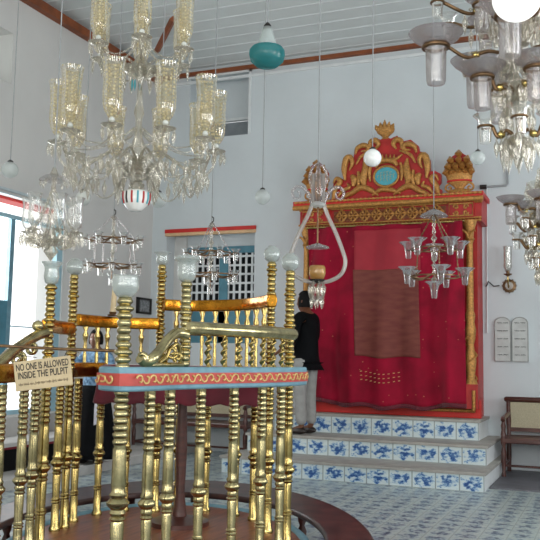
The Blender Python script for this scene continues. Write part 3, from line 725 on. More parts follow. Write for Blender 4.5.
# corner posts
def post(px, D, ybase, ztop, r, name='post', m_='brass', z0=None):
    p = gp(px, D, ybase); h = ztop - ZP
    n = max(6, int((ztop - ZB) / .032)); pr = []
    for rr_, z in balprof(HB + .06, r, 9): pr.append((rr_, z))
    zb = HB + .06
    if z0 is not None: pr = [(r, z0 - ZP)]; zb = z0 - ZP
    H2 = h - zb
    for k in range(n):
        a0 = zb + H2 * k / n; a1 = zb + H2 * (k + 1) / n; big = 1.32 if k % 6 == 3 else 1.12 if k % 6 in (2, 4) else 1.0
        pr += [(r * (.76 + (big - .76) * math.sin(PI * q / 5)), a0 + (a1 - a0) * q / 5) for q in range(5)]
    pr += [(r * .9, h), (r * .5, h + .012), (0, h + .012)]
    o = part(name, MB().lathe(pr, 20), m_, pul, T(p.x, p.y, ZP)); return o, Vector((p.x, p.y, ztop))
def globe(o, top, r, squash=1.0, mat_='globeglass', neck=.5):
    pr = [(r * neck * .8, 0), (r * neck, .015)] + [(r * math.cos(a), r * squash * (1 + math.sin(a))) for a in [(-60 + k * 12) * PI / 180 for k in range(11)]] + [(r * .45, r * squash * 2.0)]
    g = part('glass_globe', MB().lathe(pr, 24), mat_, o, T(top)); solid(g, .003); return g
def tulip(o, top, r, h):
    g = part('tulip_shade', MB().lathe([(r * .35, 0), (r * .75, h * .12), (r * .92, h * .35), (r * .82, h * .65), (r * .88, h * .8), (r * 1.25, h * .97), (r * 1.28, h)], 24), 'globeglass', o, T(top)); solid(g, .003)
oA, tA = post(121.5, 3.82, 400, zat(127.5, 297, 3.82), .034, m_='brass_old')
g = part('glass_bowl', MB().lathe([(.024, 0), (.042, .010), (.058, .035), (.062, .065), (.056, .092), (.058, .104)], 24), 'globeglass', oA, T(tA)); solid(g, .003)
oB, tB = post(184, 4.28, 375, zat(186, 281, 4.28), .028, m_='brass_old', z0=ZB + hb)
g = part('glass_shade', MB().lathe([(.026, 0), (.042, .015), (.047, .04), (.046, .085), (.05, .105), (.068, .118), (.066, .13), (.045, .138)], 24), 'globeglass', oB, T(tB)); solid(g, .003)
oC, tC = post(269.5, 5.45, 400, zat(272, 261, 5.45), .029); globe(oC, tC, .056)
oD, tD = post(288.5, 5.06, 400, zat(290.5, 270, 5.06), .03); globe(oD, tD, .056)
oE, tE = post(46, 4.95, 400, zat(48, 284, 4.95), .029); tulip(oE, tE, .05, .14)
oF, tF = post(69, 5.5, 400, zat(71.5, 274, 5.5), .03); globe(oF, tF, .056)
oG, tG = post(158, 6.12, 400, zat(162, 264, 6.12), .031); tulip(oG, tG, .05, .10)
# brass hand roll over the front with its twisted spindles
hr = [(186, 4.28), (201, 4.35), (234, 4.55), (262, 4.75), (281, 4.93), (293, 5.05)]
hpath = smoothpath([Vector((*gp(x, D, 335)[:2], ZH)) for x, D in hr], 8)
part('hand_roll', MB().tube([hpath[0]] + hpath + [hpath[-1] + (hpath[-1] - hpath[-2]) * .8], [.02] + [.037] * len(hpath) + [.02], 16), 'brass_old', pul)
def twist(h, r):
    mb = MB(); n = 40; segs = 10
    for i in range(n + 1):
        z = h * i / n; a = i * .55; ox_ = r * .35 * math.cos(a); oy_ = r * .35 * math.sin(a)
        for k in range(segs): q = 2 * PI * k / segs; mb.v.append((ox_ + r * .75 * math.cos(q), oy_ + r * .75 * math.sin(q), z))
    for i in range(n):
        for k in range(segs): l = (k + 1) % segs; mb.f.append((i * segs + k, i * segs + l, (i + 1) * segs + l, (i + 1) * segs + k))
    return mb
sp_m = twist(ZH - .03 - ZB - hb, .019).mesh('spindle', 'brass')
for x, D in ((208, 4.39), (224, 4.48), (239, 4.58), (252, 4.66), (263, 4.76), (273, 4.86), (282, 4.94)):
    put('spindle', sp_m, pul, T(gp(x, D, 355) + Vector((0, 0, ZB + hb))))
# scroll ramp from band up to the hand roll
def ramp(pts, r, mname, parent=pul, name='scroll_ramp', flat=1.0):
    pp = smoothpath(pts, 8); return part(name, MB().tube(pp, r, 10, flat=flat), mname, parent)
def PV(x, y, D): return P(x, y, D)
rp = ramp([PV(140, 358, 3.95), PV(146, 362, 3.98), PV(153, 358, 4.0), PV(161, 349, 4.08), PV(169, 339, 4.15), PV(177, 333, 4.22), PV(186, 335, 4.27)], .027, 'brass_old')
part('volute', MB().tube([P(143 + 7 * (1 - t / 22) * math.cos(t * .5 - 2.5) * .7, 360 + 7 * (1 - t / 22) * math.sin(t * .5 - 2.5), 3.96) for t in range(18)], .012, 8), 'brass_old', rp)
for k, (xx, yy_, s_) in enumerate(((172, 352, 7), (165, 358, 5), (178, 357, 5))):
    part('leaf_scroll', MB().tube([P(xx + s_ * (1 - t / 24) * math.cos(t * .45 + k), yy_ + s_ * (1 - t / 24) * math.sin(t * .45 + k), 4.15 + .0 * k) for t in range(20)], .009, 8), 'brass', rp)
part('bracket_foot', MB().tube(smoothpath([P(143, 366, 3.96), P(156, 365, 4.05), P(170, 365, 4.15), P(182, 365, 4.25)], 5), .014, 8), 'brass_old', rp)
part('leaf_bracket', MB().tube(smoothpath([P(159, 363, 4.08), P(166, 357, 4.12), P(170, 349, 4.15), P(177, 344, 4.2), P(180, 352, 4.23), P(180, 362, 4.24)], 6), .011, 8), 'brass', rp)
# left low rail
lrail = smoothpath([Vector((*gp(x, D, 370)[:2], ZB + .005)) for x, D in ((-30, 4.1), (1, 4.3), (24, 4.62), (44.5, 5.05), (60, 5.4), (78, 5.7), (103, 5.97))], 8)
lr = part('low_rail', MB().sweep(lrail, [(-.035, -.05), (.035, -.05), (.045, 0), (.035, .05), (-.035, .05), (-.045, 0)]), 'brass_warm', pul); bevel(lr, .01)
put('baluster', bal, pul, T(gp(1.5, 4.3) + Vector((0, 0, ZP))))
put('baluster', bal, pul, T(gp(-24, 4.15) + Vector((0, 0, ZP))))
# far tall rails
def flatrail(pts, z, h, name, mname, rz=None):
    pa = smoothpath([Vector((*gp(x, D, 320)[:2], z)) for x, D in pts], 8)
    o = part(name, MB().sweep(pa, [(-.03, -h), (.03, -h), (.038, 0), (.03, h), (-.03, h), (-.038, 0)]), mname, pul); bevel(o, .008); return pa
r1 = flatrail([(163, 6.12), (185, 6.2), (208, 6.15), (237, 6.0), (255, 5.8), (272, 5.45)], zat(215, 305.5, 6.1), .042, 'tall_rail', 'brass_warm')
z1_ = zat(215, 305.5, 6.1)
r2 = flatrail([(76, 5.68), (101, 5.95), (128, 6.12), (160, 6.12)], zat(120, 322.5, 6.0), .042, 'tall_rail', 'brass_warm')
z2_ = zat(120, 322.5, 6.0)
r3 = flatrail([(47, 5.0), (58, 5.3), (71, 5.5)], zat(60, 327.5, 5.3), .042, 'tall_rail', 'brass_warm')
lowfar = smoothpath([Vector((*gp(x, D, 370)[:2], ZB - .02)) for x, D in ((101, 5.95), (128, 6.12), (155, 6.18), (180, 6.2), (208, 6.15), (237, 6.0), (255, 5.85), (272, 5.45), (292, 5.06))], 8)
part('low_rail', MB().sweep(lowfar, [(-.03, -.035), (.03, -.035), (.03, .035), (-.03, .035)]), 'blue', pul)
def thin(h): return MB().lathe([(.013, 0), (.013, h * .35), (.01, h * .4), (.016, h * .5), (.01, h * .6), (.018, h * .72), (.022, h * .78), (.01, h * .86), (.024, h * .97), (.02, h)], 12)
s1 = thin(z1_ - .03 - ZB).mesh('thin_spindle', 'brass'); s2 = thin(z2_ - .03 - ZB).mesh('thin_spindle', 'brass')
for x, D in ((176, 6.18), (189, 6.2), (202, 6.17), (215, 6.12), (226, 6.06), (237, 6.0), (247, 5.92), (256, 5.8), (264, 5.65)): put('thin_spindle', s1, pul, T(gp(x, D, 335) + Vector((0, 0, ZB))))
for x, D in ((85, 5.78), (97, 5.91), (107, 5.99), (141, 6.12)): put('thin_spindle', s2, pul, T(gp(x, D, 345) + Vector((0, 0, ZB))))
# left hand side scroll ramp
rl = ramp([P(-14, 372, 4.2), P(0, 363, 4.35), P(12, 352, 4.5), P(26, 342, 4.7), P(38, 335, 4.85), P(46, 333, 4.93)], .032, 'brass_old')
part('ramp_knob', MB().lathe([(0, -.035), (.03, -.02), (.036, 0), (.03, .02), (0, .035)], 14), 'brass_old', rl, T(P(38, 326, 4.87)))
part('volute', MB().tube([P(31 + 6.5 * (1 - t / 24) * math.cos(t * .5 - 2.2), 349 + 6.5 * (1 - t / 24) * math.sin(t * .5 - 2.2), 4.78) for t in range(20)], .012, 8), 'brass_old', rl)
part('volute', MB().tube([P(18 + 8 * (1 - t / 24) * math.cos(t * .5 - 1.2), 359 + 7 * (1 - t / 24) * math.sin(t * .5 - 1.2), 4.62) for t in range(20)], .012, 8), 'brass_old', rl)
# barrier rod
part('barrier_rod', MB().tube([P(-6, 345.5, 4.0), P(60, 349, 3.95), P(119, 351, 3.85)], .0075, 8), 'tarnish', pul)

# outer bench ring on turned legs
ring = thing('curved_bench', 'low curved dark wooden bench ring running round the foot of the brass pulpit', 'bench', PC)
no, ni = ell(1.29, 2.12, 96), ell(1.0, 1.46, 96)
zr = .30; mb = MB(); n = 96
for zz, dd in ((zr - .045, 0), (zr, 0)):
    mb.v += [(p.x, p.y, zz) for p in no]; mb.v += [(p.x, p.y, zz) for p in ni]
for i in range(n):
    j = (i + 1) % n
    mb.f += [(2 * n + i, 2 * n + j, 3 * n + j, 3 * n + i), (i, n + i, n + j, j), (i, j, 2 * n + j, 2 * n + i), (n + i, 3 * n + i, 3 * n + j, n + j)]
bevel(part('bench_top', mb, 'ringwood', ring), .015, 3)
lg = MB().lathe([(.03, 0), (.034, .03), (.018, .05), (.03, .09), (.034, .13), (.018, .17), (.03, .2), (.034, zr - .045)], 14).mesh('leg', 'wood')
for k in range(14):
    a = 2 * PI * (k + .35) / 14; p = PC + LAT * (1.1 * math.cos(a)) + DEP * (1.62 * math.sin(a)); put('leg', lg, ring, T(p))

# reading desk under red cloth inside the pulpit
dkc = gp(180, 5.6, 500)
dk = thing('reading_desk', 'small wooden reading desk standing inside the pulpit under a red cloth', 'desk', (dkc.x, dkc.y, ZP))
part('pedestal', MB().lathe([(.2, 0), (.2, .03), (.05, .06), (.03, .2), (.04, .5), (.03, .8), (.05, .98), (.12, 1.02)], 20), 'wood', dk, T(dkc.x, dkc.y, ZP))
top = MB(); cs = [dkc + LAT * a + DEP * b for a, b in ((-.5, -.2), (.5, -.2), (.5, .2), (-.5, .2))]
top.v = [(p.x, p.y, z) for z in (1.24, 1.275) for p in cs]; top.f = [(3, 2, 1, 0), (4, 5, 6, 7)] + [(i, (i + 1) % 4, 4 + (i + 1) % 4, 4 + i) for i in range(4)]
part('desk_top', top, 'wood', dk, smooth=False)
def cloth_fn(u, v):
    a = u * 2 * PI; ca, sa = math.cos(a), math.sin(a); k = 1 / max(abs(ca), abs(sa)); k = min(k, 1.32)
    if v < .35: t = v / .35; px_, py_, z = .53 * ca * k * t, .225 * sa * k * t, 1.283
    else:
        t = (v - .35) / .65; f = 1 + t * (.05 + .03 * math.sin(u * 2 * PI * 17)); px_, py_ = .53 * ca * k * f, .225 * sa * k * (f + t * .05)
        z = 1.283 - t * (.24 + .018 * abs(math.sin(u * 2 * PI * 14)))
    return Vector((dkc.x, dkc.y, 0)) + LAT * px_ + DEP * py_ + Vector((0, 0, z))
cl = put('red_cloth', MB().grid(cloth_fn, 220, 24).mesh('red_cloth', 'redcloth')); solid(cl, .004, 1)
tag(cl, 'dark red cloth with scalloped hem draped over the reading desk inside the pulpit', 'cloth')

# candle on the far rail
cpos = gp(112.5, 5.97, 320); czb = z2_ + .044
cn = thing('candle', 'single cream candle standing on the brass rail behind the pulpit entrance', 'candle', (cpos.x, cpos.y, czb))
part('wax', MB().tube([(cpos.x, cpos.y, czb + .01), (cpos.x + .005, cpos.y, czb + .12), (cpos.x + .014, cpos.y, czb + .3)], [.021, .019, .017], 14), 'candle', cn)
part('candle_cup', MB().lathe([(.035, 0), (.04, .01), (.022, .015), (.028, .03)], 14), 'tarnish', cn, T(cpos.x, cpos.y, czb))

# sign hung from the low rail
sg_c = P(43, 373.5, 4.05)
def signboard():
    t = thing('warning_sign', 'cream painted board reading NO ONE IS ALLOWED INSIDE THE PULPIT hung on the pulpit rail', 'sign', sg_c)
    X = (P(71.5, 368, 4.05) - P(14.5, 375, 4.05)); w_ = X.length; X.normalize(); Yn = Vector((0, 0, 1)); Yn = (Yn - X * X.dot(Yn)).normalized(); Z = X.cross(Yn)
    mw = Matrix((X, Yn, Z)).transposed().to_4x4(); mw.translation = sg_c
    h_ = 29.5 / F_PX * 4.05
    b = part('board', MB().box(-w_ / 2, w_ / 2, -h_ / 2, h_ / 2, -.008, 0), 'sign', t, mw, smooth=False); bevel(b, .003)
    def text(s, y, size, wid, material):
        cu = bpy.data.curves.new('t', 'FONT'); cu.body = s; cu.size = size; cu.align_x = 'CENTER'; cu.align_y = 'CENTER'; cu.extrude = .0006; cu.offset = .0006
        to = bpy.data.objects.new('t', cu); COL.objects.link(to); bpy.context.view_layer.update()
        me = bpy.data.meshes.new_from_object(to.evaluated_get(bpy.context.evaluated_depsgraph_get())); wd = to.dimensions.x; bpy.data.objects.remove(to)
        me.materials.clear(); me.materials.append(M[material])
        put('lettering', me, b, mw @ T(0, y, .001) @ Matrix.Diagonal((wid / wd, 1, 1, 1)))
    text('NO ONE IS ALLOWED', h_ * .28, .047, w_ * .92, 'ink')
    text('INSIDE THE PULPIT', h_ * .0, .047, w_ * .88, 'ink')
    for k in range(9):
        x0 = -w_ * .44 + k * w_ * .098
        pts = [mw @ Vector((x0 + w_ * .08 * j / 10, -h_ * .29 + .0065 * math.sin(j * 2.1 + k * 1.7) + .003 * math.cos(j * 3.3 + k), .001)) for j in range(11)]
        part('faded_lettering', MB().tube(pts, .0016, 4), 'ink_pale', b)
    for sx_ in (-.4, .4):
        q = mw @ Vector((w_ * sx_, h_ / 2, -.004)); part('hanging_wire', MB().tube([q, q + Vector((0, .02, .03)), q + DEP * .3 + Vector((0, 0, .02))], .002, 5), 'iron', t)
signboard()

# ------------------------------------------------------------------ hanging lamps
def drop_mesh(h=.06, r=.011, m_='crystal', name='crystal_drop'):
    return MB().lathe([(0, 0), (r * .5, -h * .08), (r * .25, -h * .16), (r, -h * .38), (r * .85, -h * .6), (0, -h)], 6).mesh(name, m_, False)
DROP = drop_mesh(.105, .0135); DROP_S = drop_mesh(.05, .009); BIGDROP = drop_mesh(.15, .019)
HURR = MB().lathe([(.03, 0), (.05, .03), (.066, .08), (.07, .15), (.066, .24), (.074, .36), (.083, .40)], 22).mesh('hurricane_shade', 'etched')
HURR_C = MB().lathe([(.018, 0), (.038, .02), (.046, .07), (.042, .13), (.04, .19), (.05, .235), (.062, .25)], 20).mesh('hurricane_shade', 'clear')
PAN = MB().lathe([(.012, -.03), (.02, -.02), (.055, -.006), (.075, .004), (.076, .008), (.03, .0), (.028, .03), (.02, .035)], 20).mesh('drip_pan', 'crystal')
PAN_S = MB().lathe([(.008, -.02), (.012, -.012), (.035, -.004), (.046, .002), (.018, .0), (.016, .02)], 16).mesh('drip_pan', 'crystal')
BALL = MB().lathe([(0, -.022), (.015, -.015), (.021, 0), (.015, .015), (0, .022)], 14).mesh('silvered_ball', 'opal')
CUP = MB().lathe([(.022, 0), (.024, .01), (.027, .06), (.03, .1), (.05, .118), (.052, .12)], 18).mesh('oil_cup', 'clear')
CUP_F = MB().lathe([(.02, 0), (.026, .01), (.032, .07), (.045, .12), (.085, .15), (.09, .155)], 22).mesh('flared_oil_cup', 'smoke')
DISH = MB().lathe([(.0, 0), (.04, .004), (.045, .02), (.048, .16), (.054, .19)], 28).mesh('flared_oil_cup', 'smoke')
BOWL = MB().lathe([(.05, 0), (.075, .012), (.105, .035), (.126, .062), (.124, .062), (.10, .038), (.07, .016), (.05, .006)], 32).mesh('smoked_dish', glass('smoked_dish_glass', (.84, .8, .8), .25, (.56, .52, .53), .08, .8))
RIM = MB().tube([(.056 * math.cos(k * PI / 12), .056 * math.sin(k * PI / 12), 0) for k in range(24)], .011, 8, closed=True).mesh('cup_holder', 'tarnish')
HOOKC = ZC - .02

def suspend(t, p, ztop_, r=.0045, m_='cord', name='cord'):
    return part(name, MB().tube([(p.x, p.y, ztop_), (p.x, p.y, HOOKC + .0)], r, 6), m_, t)

def big_chandelier():
    c = P(138, 145, 6.2); zr_ = c.z
    def zy(y): return P(138, y, 6.2).z
    t = thing('crystal_chandelier', 'largest crystal chandelier with two tiers of etched cream hurricane shades, above the pulpit', 'chandelier', c)
    st_ = [(0, zy(192)), (.04, zy(190)), (.06, zy(186)), (.03, zy(182)), (.11, zy(178)), (.14, zy(172)), (.10, zy(166)), (.035, zy(160)), (.05, zy(150)), (.03, zy(140)), (.022, zy(120)), (.04, zy(112)), (.022, zy(100)), (.018, zy(80)), (.05, zy(70)), (.09, zy(64)), (.05, zy(58)), (.025, zy(50)), (.018, zy(20)), (.04, zy(10)), (.015, zy(-5))]
    part('stem', MB().lathe([(r_, z - zr_) for r_, z in st_], 18), 'crystal', t, T(c))
    suspend(t, c, zy(-6), .008, 'iron', 'chain')
    def tier(n, Rr, z, zhub, dip, ph, hurr=True, nd=5, sc=1.0):
        path = smoothpath([(.03, 0, zhub - z), (Rr * .3, 0, zhub - z + .05), (Rr * .55, 0, -dip * .6), (Rr * .78, 0, -dip), (Rr * .96, 0, -dip * .6), (Rr, 0, -.03)], 7)
        arm = MB().tube(path, .0095, 8).mesh('arm', 'crystal')
        for k in range(n):
            w_ = T(c.x, c.y, z) @ RZ(ph + 2 * PI * k / n)
            a = put('arm', arm, t, w_); e = w_ @ T(Rr, 0, 0)
            put('drip_pan', PAN, a, e); put('silvered_ball', BALL, a, e @ T(0, 0, .045)); put('hurricane_shade', HURR, a, e @ T(0, 0, .065) @ Matrix.Scale(sc, 4))
            for q in range(nd):
                an = 2 * PI * q / nd; put('crystal_drop', DROP, a, e @ T(.066 * math.cos(an), .066 * math.sin(an), -.002))
            # bead swag from this arm to the next
            if n > 8:
                for f, zz in ((.45, -dip * .35), (.62, -dip * .85), (.78, -dip - .01), (.9, -dip * .8)):
                    q_ = (w_ @ T(Rr * f, 0, zz)); put('long_crystal_drop', BIGDROP, a, q_)
                for q in range(2):
                    g_ = (T(c.x, c.y, z) @ RZ(ph + 2 * PI * (k + (q + 1) / 3) / n) @ T(Rr * .86, 0, -.1 - dip * .3)); put('long_crystal_drop', BIGDROP, a, g_)
                part('bead_swag', beads((w_ @ T(Rr * .78, 0, -dip)).translation, (T(c.x, c.y, z) @ RZ(ph + 2 * PI * (k + 1) / n) @ T(Rr * .78, 0, -dip)).translation, 14, .009, .12), 'crystal', a)
            e2 = T(c.x, c.y, z) @ RZ(ph + 2 * PI * (k + 1) / n) @ T(Rr * .93, 0, -.03)
            e1 = w_ @ T(Rr * .93, 0, -.03)
            part('bead_swag', beads(e1.translation, e2.translation, 13, .008, .09), 'crystal', a)
            hubp = Vector((c.x, c.y, zhub + .25)); part('bead_string', beads(hubp + (e.translation - hubp) * .06, e.translation + Vector((0, 0, .0)), 22, .0075, .10), 'crystal', a)
    fc = math.atan2(CAM.y - c.y, CAM.x - c.x)
    tier(10, .585, zr_ - .02, zy(160), .21, fc + R(18), nd=7)
    tier(6, .36, zy(52), zy(66), .10, fc, nd=5, sc=.95)
    # crown of bead strings and long drops under the centre dish
    hub = part('centre_dish', MB().lathe([(.03, 0), (.12, .02), (.17, .05), (.175, .06), (.05, .03)], 24), 'crystal', t, T(c.x, c.y, zy(176)))
    for k in range(16):
        a = 2 * PI * k / 16; put('long_crystal_drop', BIGDROP, hub, T(c.x + .168 * math.cos(a), c.y + .168 * math.sin(a), zy(176) + .05))
    hub2 = part('upper_dish', MB().lathe([(.03, 0), (.10, .02), (.14, .05), (.145, .06), (.05, .03)], 24), 'crystal', t, T(c.x, c.y, zy(75)))
    for k in range(12):
        a = 2 * PI * k / 12; put('long_crystal_drop', BIGDROP, hub2, T(c.x + .14 * math.cos(a), c.y + .14 * math.sin(a), zy(75) + .05))
    # three blue and one red glass drops near the top of the stem
    for k, (dx, m_) in enumerate(((-.04, 'turq'), (-.02, 'turq'), (.015, 'blue'))):
        part('blue_glass_drop', MB().lathe([(0, 0), (.006, -.02), (.009, -.06), (0, -.1)], 8), m_, hub2, T(c + LAT * (dx - .02) + Vector((0, 0, zy(76) - zr_))))
    # porcelain lamp at the bottom
    zb = zy(213)
    lamp = part('porcelain_lamp', MB().lathe([(.0, 0), (.045, .005), (.06, .02), (.088, .05), (.1, .09), (.1, .14), (.085, .155), (.03, .16), (.02, .19)], 28), 'opal_hot', t, T(c.x + .0, c.y, zb))
    for k in range(14):
        a = 2 * PI * k / 14
        part('painted_stripe', MB().tube([(c.x + r_ * math.cos(a), c.y + r_ * math.sin(a), zb + z_) for r_, z_ in ((.091, .055), (.1015, .09), (.1015, .12), (.099, .142))], .0075, 5), M['ark_red'] if k % 2 else M['iron'] if k % 4 else M['turq'], lamp)
big_chandelier()

def oil_chandelier(name, label, px, D, yapex, tiers, cup, ycord=None, dish=None, drops=True, stem=True, metal='tarnish', group=None, suspend_r=.0045, hookmetal='iron', cat='chandelier'):
    """tiers: (n, radius_px, y, phase)"""
    c = P(px, tiers[0][2], D)
    def zy(y): return P(px, y, D).z
    t = thing(name, label, cat, c, group or 'hooped oil lamp chandeliers')
    za = zy(yapex)
    suspend(t, c, za, suspend_r)
    part('hanging_hook', MB().tube([(c.x, c.y, za + .06), (c.x + .02, c.y, za + .045), (c.x + .02, c.y, za + .015), (c.x, c.y, za)], .006, 6), hookmetal, t)
    if dish:
        y, rpx = dish; r = rpx / F_PX * D
        o_ = part('smoke_bell', MB().lathe([(.01, r * .55), (r * .2, r * .5), (r * .5, r * .38), (r * .9, r * .12), (r, 0)], 26), 'smoke', t, T(c.x, c.y, zy(y))); solid(o_, .003)
    zprev, rprev = za, .01
    if stem:
        zl = zy(tiers[-1][2]) - .06; hs = za - zl; pr = []
        for k in range(10): pr += [(.008, hs * k / 10), (.02 if k % 3 else .03, hs * (k + .5) / 10)]
        part('stem', MB().lathe([(0, 0)] + pr + [(.008, hs)], 12), 'crystal', t, T(c.x, c.y, zl))
    for n, rpx, y, ph in tiers:
        z = zy(y); r = rpx / F_PX * D
        part('hoop', MB().tube([(c.x + r * .8 * math.cos(k * PI / 16), c.y + r * .8 * math.sin(k * PI / 16), z) for k in range(32)], .007, 6, closed=True), metal, t)
        for k in range(n):
            a = ph + 2 * PI * k / n; dx, dy = math.cos(a), math.sin(a)
            arm = part('arm', MB().tube(smoothpath([(c.x + .01 * dx, c.y + .01 * dy, z + .03), (c.x + r * .5 * dx, c.y + r * .5 * dy, z - .02), (c.x + r * dx, c.y + r * dy, z)], 5), .006, 6), metal, t)
            put('oil_cup', cup, arm, T(c.x + r * dx, c.y + r * dy, z - .08))
            part('holder_ring', MB().tube([(c.x + r * dx + .03 * math.cos(q), c.y + r * dy + .03 * math.sin(q), z) for q in [i * PI / 8 for i in range(16)]], .004, 5, closed=True), metal, arm)
            if k % 2 == 0:
                part('bead_chain', beads((c.x + rprev * dx, c.y + rprev * dy, zprev), (c.x + r * .8 * dx, c.y + r * .8 * dy, z), max(4, int((zprev - z) / .03)), .0085), 'smoke' if drops else metal, arm)
            if drops:
                put('crystal_drop', DROP_S, arm, T(c.x + r * .8 * dx, c.y + r * .8 * dy, z - .005))
        zprev, rprev = z, r * .8
    # bottom cup
    put('bottom_cup', cup, t, T(c.x, c.y, zprev - .2)); part('bottom_rod', MB().tube([(c.x, c.y, zprev), (c.x, c.y, zprev - .13)], .006, 6), metal, t)
    return t
oil_chandelier('oil_lamp_chandelier', 'two-hooped lamp chandelier with small glass cups, left of the back window', 113, 8.2, 215, [(7, 28, 240, .3), (7, 27, 266, .8)], CUP)
oil_chandelier('oil_lamp_chandelier', 'lamp chandelier with glass cups hanging in front of the teal lattice window', 211, 8.2, 222, [(6, 25, 253, .3), (6, 26, 275, .1)], CUP)
oil_chandelier('oil_lamp_chandelier', 'chandelier of two tiers of flared glass cups hanging before the crimson curtain', 434, 7.6, 214, [(5, 27, 249, .5), (5, 30, 277, .1)], CUP_F, dish=(216, 14), drops=False, metal='tarnish')

def small_crystal():
    D = 5.6; c = P(52, 225, D)
    def zy(y): return P(52, y, D).z
    t = thing('small_crystal_chandelier', 'small crystal chandelier with clear hurricane shades in front of the bright left window', 'chandelier', c)
    z0 = zy(240)
    part('stem', MB().lathe([(0, zy(262) - z0), (.02, zy(258) - z0), (.05, zy(252) - z0), (.03, zy(246) - z0), (.06, 0), (.03, .03), (.015, .1), (.035, .16), (.015, .22), (.012, .42), (.03, .45), (.008, .5)], 16), 'crystal', t, T(c.x, c.y, z0))
    suspend(t, c, z0 + .49)
    bell = part('smoke_bell', MB().lathe([(.1, 0), (.098, .01), (.06, .035), (.012, .05)], 24), 'smoke', t, T(c.x, c.y, zy(180)))
    for k in range(8):
        a = k * PI / 4; put('crystal_drop', DROP_S, bell, T(c.x + .088 * math.cos(a), c.y + .088 * math.sin(a), zy(180)))
    n = 6; Rr = .165
    arm = MB().tube(smoothpath([(.02, 0, .0), (.08, 0, -.05), (.14, 0, -.04), (Rr, 0, .02)], 6), .008, 8).mesh('arm', 'crystal')
    for k in range(n):
        w_ = T(c.x, c.y, z0) @ RZ(.4 + 2 * PI * k / n); a = put('arm', arm, t, w_); e = w_ @ T(Rr, 0, .05)
        put('drip_pan', PAN_S, a, e); put('hurricane_shade', HURR_C, a, e @ T(0, 0, .02) @ Matrix.Scale(.88, 4))
        for q in range(5):
            an = 2 * PI * q / 5; put('crystal_drop', DROP, a, e @ T(.042 * math.cos(an), .042 * math.sin(an), 0))
        part('bead_swag', beads(e.translation, (T(c.x, c.y, z0) @ RZ(.4 + 2 * PI * (k + 1) / n) @ T(Rr, 0, .05)).translation, 9, .009, .07), 'crystal', a)
        part('bead_string', beads(c + Vector((0, 0, z0 + .38 - c.z)), e.translation, 12, .008, .05), 'crystal', a)
small_crystal()

def dish_chandelier(px, yh, D, label, arms, extra, ytop, ybot, drops=8):
    c = P(px, yh, D)
    def zy(y): return P(px, y, D).z
    t = thing('smoke_dish_chandelier', label, 'chandelier', c, 'chandeliers with smoky dish cups on the right')
    zb, zt = zy(ybot), zy(ytop); h = zt - zb; pr = [(0, 0)]
    k = 0; z = 0.02
    while z < h - .05:
        pr += [(.012, z), (.02 + .025 * (k % 2), z + .03), (.03 + .03 * (k % 3 == 0), z + .05), (.012, z + .08)]; z += .085; k += 1
    part('stem', MB().lathe(pr + [(.012, h)], 16), 'crystal', t, T(c.x, c.y, zb)); suspend(t, c, zt, .005)
    for (n, Rr, y, ph, cup, sc) in arms:
        z = zy(y)
        for k in range(n):
            a = ph + 2 * PI * k / n; dx, dy = math.cos(a), math.sin(a); ex, ey = c.x + Rr * dx, c.y + Rr * dy
            rs = sc if cup is DISH else sc * .52
            rr_ = .056 * rs
            arm = part('arm', MB().tube(smoothpath([(c.x + .02 * dx, c.y + .02 * dy, z - .04), (c.x + Rr * .35 * dx, c.y + Rr * .35 * dy, z - .02), (c.x + Rr * .6 * dx, c.y + Rr * .6 * dy, z - .05), (ex - rr_ * dx, ey - rr_ * dy, z)], 6), .009, 8), 'tarnish', t)
            put('cup_holder', RIM, arm, T(ex, ey, z) @ Matrix.Scale(rs, 4))
            if cup is DISH: put('smoked_dish', BOWL, arm, T(ex, ey, z + .005) @ Matrix.Scale(sc, 4))
            put('flared_oil_cup', cup, arm, T(ex, ey, z - (.18 if cup is DISH else .07) * sc) @ Matrix.Scale(sc, 4))
            part('arm_ball', MB().lathe([(0, -.02), (.017, -.01), (.02, 0), (.017, .01), (0, .02)], 12), 'brass', arm, T(c.x + Rr * .5 * dx, c.y + Rr * .5 * dy, z - .04))
            for q in range(drops // 2):
                f = .2 + .6 * q / (drops // 2); put('crystal_drop', DROP, arm, T(c.x + Rr * f * dx, c.y + Rr * f * dy, z - .05))
            part('bead_swag', beads((c.x + .02 * dx, c.y + .02 * dy, z + .22), (c.x + Rr * .6 * dx, c.y + Rr * .6 * dy, z - .03), 12, .0095, .07), 'crystal', arm)
    for (y, r, n, m_) in extra:
        z = zy(y); d_ = part('crystal_dish', MB().lathe([(.02, 0), (r * .6, .01), (r, .035), (r * 1.02, .045)], 22), 'crystal', t, T(c.x, c.y, z))
        for k in range(n):
            a = 2 * PI * k / n; put('crystal_drop', m_, d_, T(c.x + r * math.cos(a), c.y + r * math.sin(a), z + .035))
    return t
dish_chandelier(516, 48, 3.8, 'close-up chandelier with wide smoky glass dish cups at the upper right', [(5, .365, 47, R(200), DISH, 1.0), (4, .17, 82, R(215), DISH, .85), (4, .2, 12, R(230), DISH, .7), (8, .36, 2, R(202.6), CUP, 1.0), (4, .14, 128, R(190), CUP, 1.1)], [(96, .08, 10, DROP), (122, .07, 10, DROP), (150, .06, 8, BIGDROP), (62, .07, 10, DROP), (30, .06, 8, DROP)], -40, 172)
dish_chandelier(543, 205, 4.8, 'lower chandelier with smoky dish cup at the right edge, nearest the wall sconce', [(5, .185, 205, R(200), DISH, .66), (6, .17, 222, R(180), CUP, .8), (6, .15, 240, R(190), CUP, .8), (4, .08, 260, R(150), CUP, .8)], [(190, .09, 10, DROP), (222, .1, 12, DROP), (246, .08, 10, DROP)], 168, 268)

